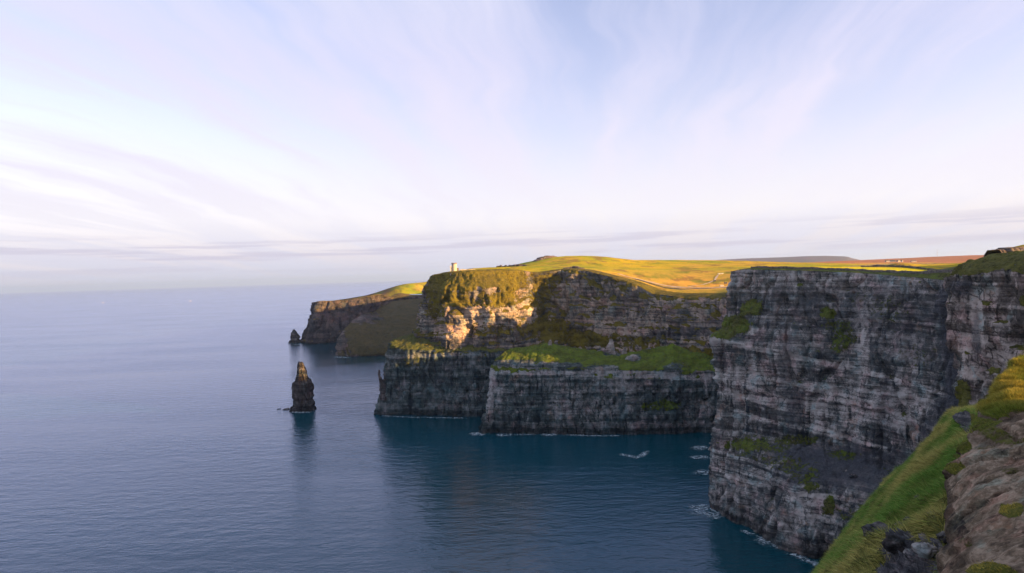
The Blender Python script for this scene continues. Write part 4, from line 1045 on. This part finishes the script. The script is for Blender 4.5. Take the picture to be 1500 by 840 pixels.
M_path = simple_mat('path_gravel', (.46, .36, .25), .25, .4)
def path(pts, wd):
    c = along(pts, 4); tg = np.gradient(c, axis=0); tg /= np.linalg.norm(tg, axis=1, keepdims=True)
    s = np.stack([-tg[:, 1], tg[:, 0]], 1); k = np.arange(len(c)); wv = wd * (1 + .35 * vnoise(k * .4, 0 * k, 0 * k, 5))[:, None]
    rows = []
    for f in np.linspace(-.5, .5, 5):
        xy = c + s * wv * f; rows.append(np.concatenate([xy, (T(xy[:, 0], xy[:, 1]) + .35)[:, None]], 1))
    G = np.array(rows); o = mesh_np('path', G.reshape(-1, 3), grid_faces(5, len(c)), M_path); tag(o, kind='structure')
path([P(905, 402, 1160)[:2], P(918, 405, 1135)[:2], P(945, 411, 1108)[:2], P(972, 417.5, 1083)[:2], P(1003, 422.2, 1060)[:2], P(1040, 423.5, 1050)[:2], P(1080, 420.5, 1050)[:2], P(1130, 415, 1060)[:2]], 6)
path([P(1008, 422, 1062)[:2], P(1030, 417, 1090)[:2], P(1047, 411, 1130)[:2], P(1052, 405, 1200)[:2]], 3.5)

# ------------------------------------------------------------------ stone tower
M_tow = simple_mat('tower_stone', (.50, .42, .35), .3, .8, bump=.4)
M_towd = simple_mat('tower_parapet_stone', (.20, .16, .14), .3, .8)
M_glass = simple_mat('dark_window', (.03, .03, .035), .1, 1, rough=.2, bump=0)
M_slate = simple_mat('slate_roof', (.09, .09, .10), .3, 1)
M_white = simple_mat('white_wall', (.48, .46, .43), .1, 1)
tp = P(665.6, 397, 1135); tz = float(T(tp[0], tp[1])) - .3
tw = empty('stone_tower', (tp[0], tp[1], tz), -tp[0] / tp[1]); tw.scale = (1.08, 1.08, 1.08)
tag(tw, 'round sandstone lookout tower with square turret on the headland cliff top', 'tower')
mb = MB(); mb.lathe([(4.3, -1), (4.0, 1.5), (3.8, 10.6)], 40); mb.build('round_wall', M_tow, tw)
pr = MB(); pr.lathe([(4.15, 10.6), (4.25, 11.0), (4.25, 12.0), (3.6, 12.0), (3.6, 11.0)], 40)
for i in range(12):
    a0 = 2 * math.pi * i / 12
    vs = []
    for z in (12.0, 12.9):
        for (rr_, da) in ((4.25, -.15), (4.25, .15), (3.6, .15), (3.6, -.15)):
            vs.append((rr_ * math.cos(a0 + da), rr_ * math.sin(a0 + da), z))
    pr.add(vs, [(0, 1, 2, 3), (7, 6, 5, 4), (0, 4, 5, 1), (1, 5, 6, 2), (2, 6, 7, 3), (3, 7, 4, 0)])
pr.build('parapet', M_towd, tw)
for (a0, z0, ww, hh) in ((-1.15, 3.4, .8, 1.7), (-1.15, 7.6, .8, 1.5)):
    mb = MB(); rr_ = 3.98 - .02 * z0
    c_, s_ = math.cos(a0), math.sin(a0)
    pts = [(rr_ * c_ - s_ * k * ww / 2, rr_ * s_ + c_ * k * ww / 2) for k in (-1, 1)]; pin = [(px * .9, py * .9) for px, py in pts]
    mb.add([(pts[0][0], pts[0][1], z0), (pts[1][0], pts[1][1], z0), (pin[1][0], pin[1][1], z0), (pin[0][0], pin[0][1], z0), (pts[0][0], pts[0][1], z0 + hh), (pts[1][0], pts[1][1], z0 + hh), (pin[1][0], pin[1][1], z0 + hh), (pin[0][0], pin[0][1], z0 + hh)],
           [(0, 1, 2, 3), (7, 6, 5, 4), (0, 4, 5, 1), (1, 5, 6, 2), (2, 6, 7, 3), (3, 7, 4, 0)])
    mb.build('window', M_glass, tw)
mb = MB(); mb.box(-6.3, -2.6, -2.2, 2.2, -1, 7.6)
mb.box(-6.45, -5.6, -2.35, -1.5, 7.6, 8.4); mb.box(-3.6, -2.8, -2.35, -1.5, 7.6, 8.4); mb.box(-6.45, -5.6, 1.5, 2.35, 7.6, 8.4); mb.box(-5.2, -4.0, -2.35, -1.7, 7.6, 8.4)
tr = mb.build('square_turret', M_tow, tw)
mb = MB(); mb.box(-4.7, -4.1, -2.24, -2.1, 3.0, 4.8); mb.build('slit_window', M_glass, tr)
mb = MB(); mb.box(3.4, 6.9, -2.0, 2.0, -1, 4.7); mb.build('side_annex', M_towd, tw)

# ------------------------------------------------------------------ farm buildings, huts, mast, signpost, boats
def house(u, D, L, W, hh, roofh, rz, label, wallm, group, name='farmhouse', cat='house', v=390):
    p = P(u, v, D); zt = float(T(p[0], p[1]))
    e = empty(name, (p[0], p[1], zt - .3), rz); tag(e, label, cat, group)
    mb = MB(); mb.box(-L / 2, L / 2, -W / 2, W / 2, -1, hh); mb.build('wall', wallm, e)
    mb = MB(); mb.gable(-L / 2, L / 2, -W / 2, W / 2, hh + .01, roofh); mb.build('roof', M_slate, e)
    mb = MB(); mb.box(-.6, .6, -W / 2 - .06, -W / 2 + .1, 0, 2.1); mb.build('door', M_glass, e)
    for k in (-.32, .3):
        mb = MB(); mb.box(L * k - .7, L * k + .7, -W / 2 - .05, -W / 2 + .1, 1.1, 2.3); mb.build('window', M_glass, e)
    return e
GH = 'farm buildings on the moor'
M_greyw = simple_mat('grey_render', (.34, .31, .30), .2, 1)
house(1300, 2900, 18, 9, 4.5, 4, .2, 'leftmost grey farm building in the cluster below the brown moor', M_greyw, GH)
house(1308, 2920, 20, 10, 5, 4.5, -.2, 'grey farm shed in the middle of the cluster below the brown moor', M_greyw, GH)
house(1316, 2900, 16, 9, 5, 4.5, .5, 'dark roofed farm building right of the middle of the farm cluster', M_greyw, GH)
house(1321, 2880, 12, 8, 5.5, 4, .9, 'white gabled farmhouse at the right end of the farm cluster', M_white, GH)
house(1338, 2800, 22, 8, 3.5, 3, .1, 'long low farm shed standing apart right of the farm cluster', M_greyw, GH)
def hut(u, v, D, L, W, hh, label, wm):
    p = P(u, v, D); zt = float(T(p[0], p[1]))
    e = empty('hut', (p[0], p[1], zt), .1); tag(e, label, 'hut', 'huts by the cliff path')
    mb = MB(); mb.box(-L / 2, L / 2, -W / 2, W / 2, -1, hh); mb.build('wall', wm, e)
    mb = MB(); mb.box(-L / 2 - .3, L / 2 + .3, -W / 2 - .3, W / 2 + .3, hh + .01, hh + .3); mb.build('roof', wm, e)
    mb = MB(); mb.box(-.5, .5, -W / 2 - .05, -W / 2 + .1, 0, 2.0); mb.build('door', M_glass, e)
hut(1055.5, 404.5, 1210, 9, 4, 1.6, 'long white flat roofed hut on the golden slope above the path', M_white)
hut(1057, 420, 1062, 5, 3.5, 1.7, 'small white hut beside the cliff path', M_white)
hut(1047, 411, 1120, 3, 3, 2.0, 'small dark hut at the end of the side path', M_slate)
hut(1063, 415.5, 1090, 4, 3, 2.4, 'dark hut close to the edge of the right cliff', M_slate)

M_metal = simple_mat('mast_metal', (.35, .33, .34), .1, 1)
p = P(1373, 377, 4550); zt = float(T(p[0], p[1]))
e = empty('radio_mast', (p[0], p[1], zt)); tag(e, 'thin radio mast on the far brown moor skyline', 'mast')
mb = MB(); mb.tube((0, 0, -2), (0, 0, 52), 1.2, .5); mb.build('pole', M_metal, e)
mb = MB(); mb.tube((-3, 0, 40), (3, 0, 40), .5); mb.build('antenna', M_metal, e)
mb = MB(); mb.tube((0, -2, 46), (0, 2, 46), .4); mb.build('antenna', M_metal, e)
for a in range(3):
    mb = MB(); mb.tube((0, 0, 38), (18 * math.cos(a * 2.1), 18 * math.sin(a * 2.1), -1), .12); mb.build('guy_wire', M_metal, e)
p = P(1475.5, 371.5, 330); zt = float(T(p[0], p[1]))
e = empty('signpost', (p[0], p[1], zt), -.6); tag(e, 'small pale signpost on the sunlit grass of the near cliff top', 'signpost')
M_post = simple_mat('pale_wood', (.55, .48, .38), .2, 5)
mb = MB(); mb.tube((0, 0, -.3), (0, 0, 1.5), .07); mb.build('post', M_post, e)
mb = MB(); mb.box(-.4, .4, -.12, -.075, .95, 1.5); mb.build('board', M_post, e)

M_hull = simple_mat('boat_hull', (.75, .72, .70), .05, 1, bump=0)
M_wake = simple_mat('wake_foam', (.75, .78, .80), .1, .1, bump=0)
def boat(u, v, L, label):
    p = Z(u, v); e = empty('ferry', (p[0], p[1], 0), .05); tag(e, label, 'boat', 'white ferries on the far sea')
    w_ = L * .11; mb = MB()
    out = [(-L / 2, -w_), (L * .28, -w_), (L / 2, 0), (L * .28, w_), (-L / 2, w_)]
    vs = [(x_, y_ * .85, -1.0) for x_, y_ in out] + [(x_ * 1.02, y_, L * .09) for x_, y_ in out]
    mb.add(vs, [(4, 3, 2, 1, 0), (5, 6, 7, 8, 9)] + [(i, (i + 1) % 5, 5 + (i + 1) % 5, 5 + i) for i in range(5)])
    mb.build('hull', M_hull, e)
    mb = MB(); mb.box(-L * .38, L * .2, -w_ * .75, w_ * .75, L * .09, L * .17); mb.box(-L * .1, L * .12, -w_ * .55, w_ * .55, L * .17, L * .23); c_ = mb.build('cabin', M_hull, e)
    mb = MB(); mb.box(-L * .36, L * .18, -w_ * .77, w_ * .77, L * .12, L * .145); mb.build('window_band', M_glass, c_)
    mb = MB(); mb.lathe([(L * .02, L * .17), (L * .02, L * .27)], 10, -L * .22, 0); mb.build('funnel', M_slate, e)
    n = 12; mb = MB()
    vs = []
    for i in range(n):
        x_ = L * .45 - i * L * .22; wd = w_ * (1.15 + .10 * i * (1 if i % 2 else .8))
        vs += [(x_, -wd, .3), (x_, wd, .3)]
    mb.add(vs, [(2 * i, 2 * i + 2, 2 * i + 3, 2 * i + 1) for i in range(n - 1)]); o = mb.build('wake', M_wake, e)
boat(151, 443.6, 24, 'left one of two tiny white ferries far out on the sea')
boat(279, 441.2, 24, 'right one of two tiny white ferries far out on the sea')

# ------------------------------------------------------------------ foam
mt, t, b = new_mat('sea_foam')
pos = t.n('ShaderNodeNewGeometry').outputs['Position']
a_ = t.n('ShaderNodeVertexColor', layer_name='col').outputs['Color']; sp = t.n('ShaderNodeSeparateColor'); t.set(sp.inputs[0], a_)
nn = t.noise(pos, .22, 6, .7, 1.2)
al = t.maprange(t.math('ADD', t.math('MULTIPLY', sp.outputs[0], .56), t.math('MULTIPLY', t.math('SUBTRACT', nn, .5), 2.6)), .34, .95, 0, .75)
b.inputs['Base Color'].default_value = (.55, .66, .70, 1)
t.set(b.inputs['Alpha'], al)
FV, FF, FC = [], [], []
def foam_strip(pts, widths):
    q = np.array([Z(u, v)[:2] for u, v in pts]); 
    d = np.concatenate([[0], np.cumsum(np.linalg.norm(np.diff(q, axis=0), axis=1))]); s = np.linspace(0, d[-1], 24)
    c = np.stack([np.interp(s, d, q[:, k]) for k in range(2)], -1); wd = np.interp(s, d, widths) * 1.5
    tg = np.gradient(c, axis=0); tg /= np.linalg.norm(tg, axis=1, keepdims=True); n_ = np.stack([-tg[:, 1], tg[:, 0]], 1)
    n0 = len(FV)
    for f in np.linspace(-1, 1, 9):
        for i in range(24):
            p_ = c[i] + n_[i] * f * wd[i]
            FV.append((p_[0], p_[1], .6)); FC.append(((1 - f * f) * min(1, i / 3, (23 - i) / 3),))
    FF.extend([(n0 + r * 24 + i, n0 + (r + 1) * 24 + i, n0 + (r + 1) * 24 + i + 1, n0 + r * 24 + i + 1) for r in range(8) for i in range(23)])
for pts, wd in [([(905, 664), (918, 668), (932, 671), (942, 667), (950, 660)], [3.5, 5.5, 5, 4, 2.5]),
                ([(690, 634), (700, 637), (712, 638)], [6, 9, 5]), ([(725, 638), (738, 638), (752, 637.5)], [5, 9, 5]), ([(790, 637), (803, 637.5), (818, 637)], [5, 9, 5]), ([(750, 637.5), (790, 637)], [3, 3]), ([(820, 638), (870, 639), (915, 639)], [4, 4, 4]),
                ([(1012, 655), (1024, 657), (1040, 655)], [6, 9, 6]), ([(1008, 670), (1024, 671), (1040, 669)], [5, 8, 5]), ([(1018, 690), (1030, 693), (1040, 696)], [6, 10, 6]),
                ([(1024, 738), (1030, 752), (1044, 757), (1062, 762)], [6, 11, 9, 5]), ([(1028, 745), (1040, 748), (1050, 760)], [5, 8, 5]), ([(1085, 777), (1105, 786)], [3, 3]), ([(1112, 783), (1124, 794), (1148, 806)], [4, 8, 4]), ([(1150, 808), (1190, 826), (1215, 838)], [3, 4, 3]),
                ([(488, 523), (500, 524), (514, 524.5)], [6, 12, 6]), ([(426, 603), (440, 605), (460, 604)], [3, 8, 3]), ([(550, 609), (600, 612), (700, 613.5)], [3, 3, 3]), ([(424, 504), (436, 505), (446, 505)], [4, 8, 4])]:
    foam_strip(pts, wd)
o = mesh_np('sea_foam', np.array(FV), np.array(FF), mt, attrs={'col': np.repeat(np.array(FC), 3, 1)})
tag(o, kind='stuff')


# ------------------------------------------------------------------ render settings
scene.view_settings.view_transform = 'Standard'
scene.view_settings.look = 'None'
scene.view_settings.gamma = 1
scene.view_settings.exposure = 1.84
scene.cycles.use_denoising = True
scene.cycles.max_bounces = 5
scene.cycles.diffuse_bounces = 2
scene.cycles.glossy_bounces = 2
scene.cycles.volume_bounces = 0
scene.cycles.sample_clamp_indirect = 4
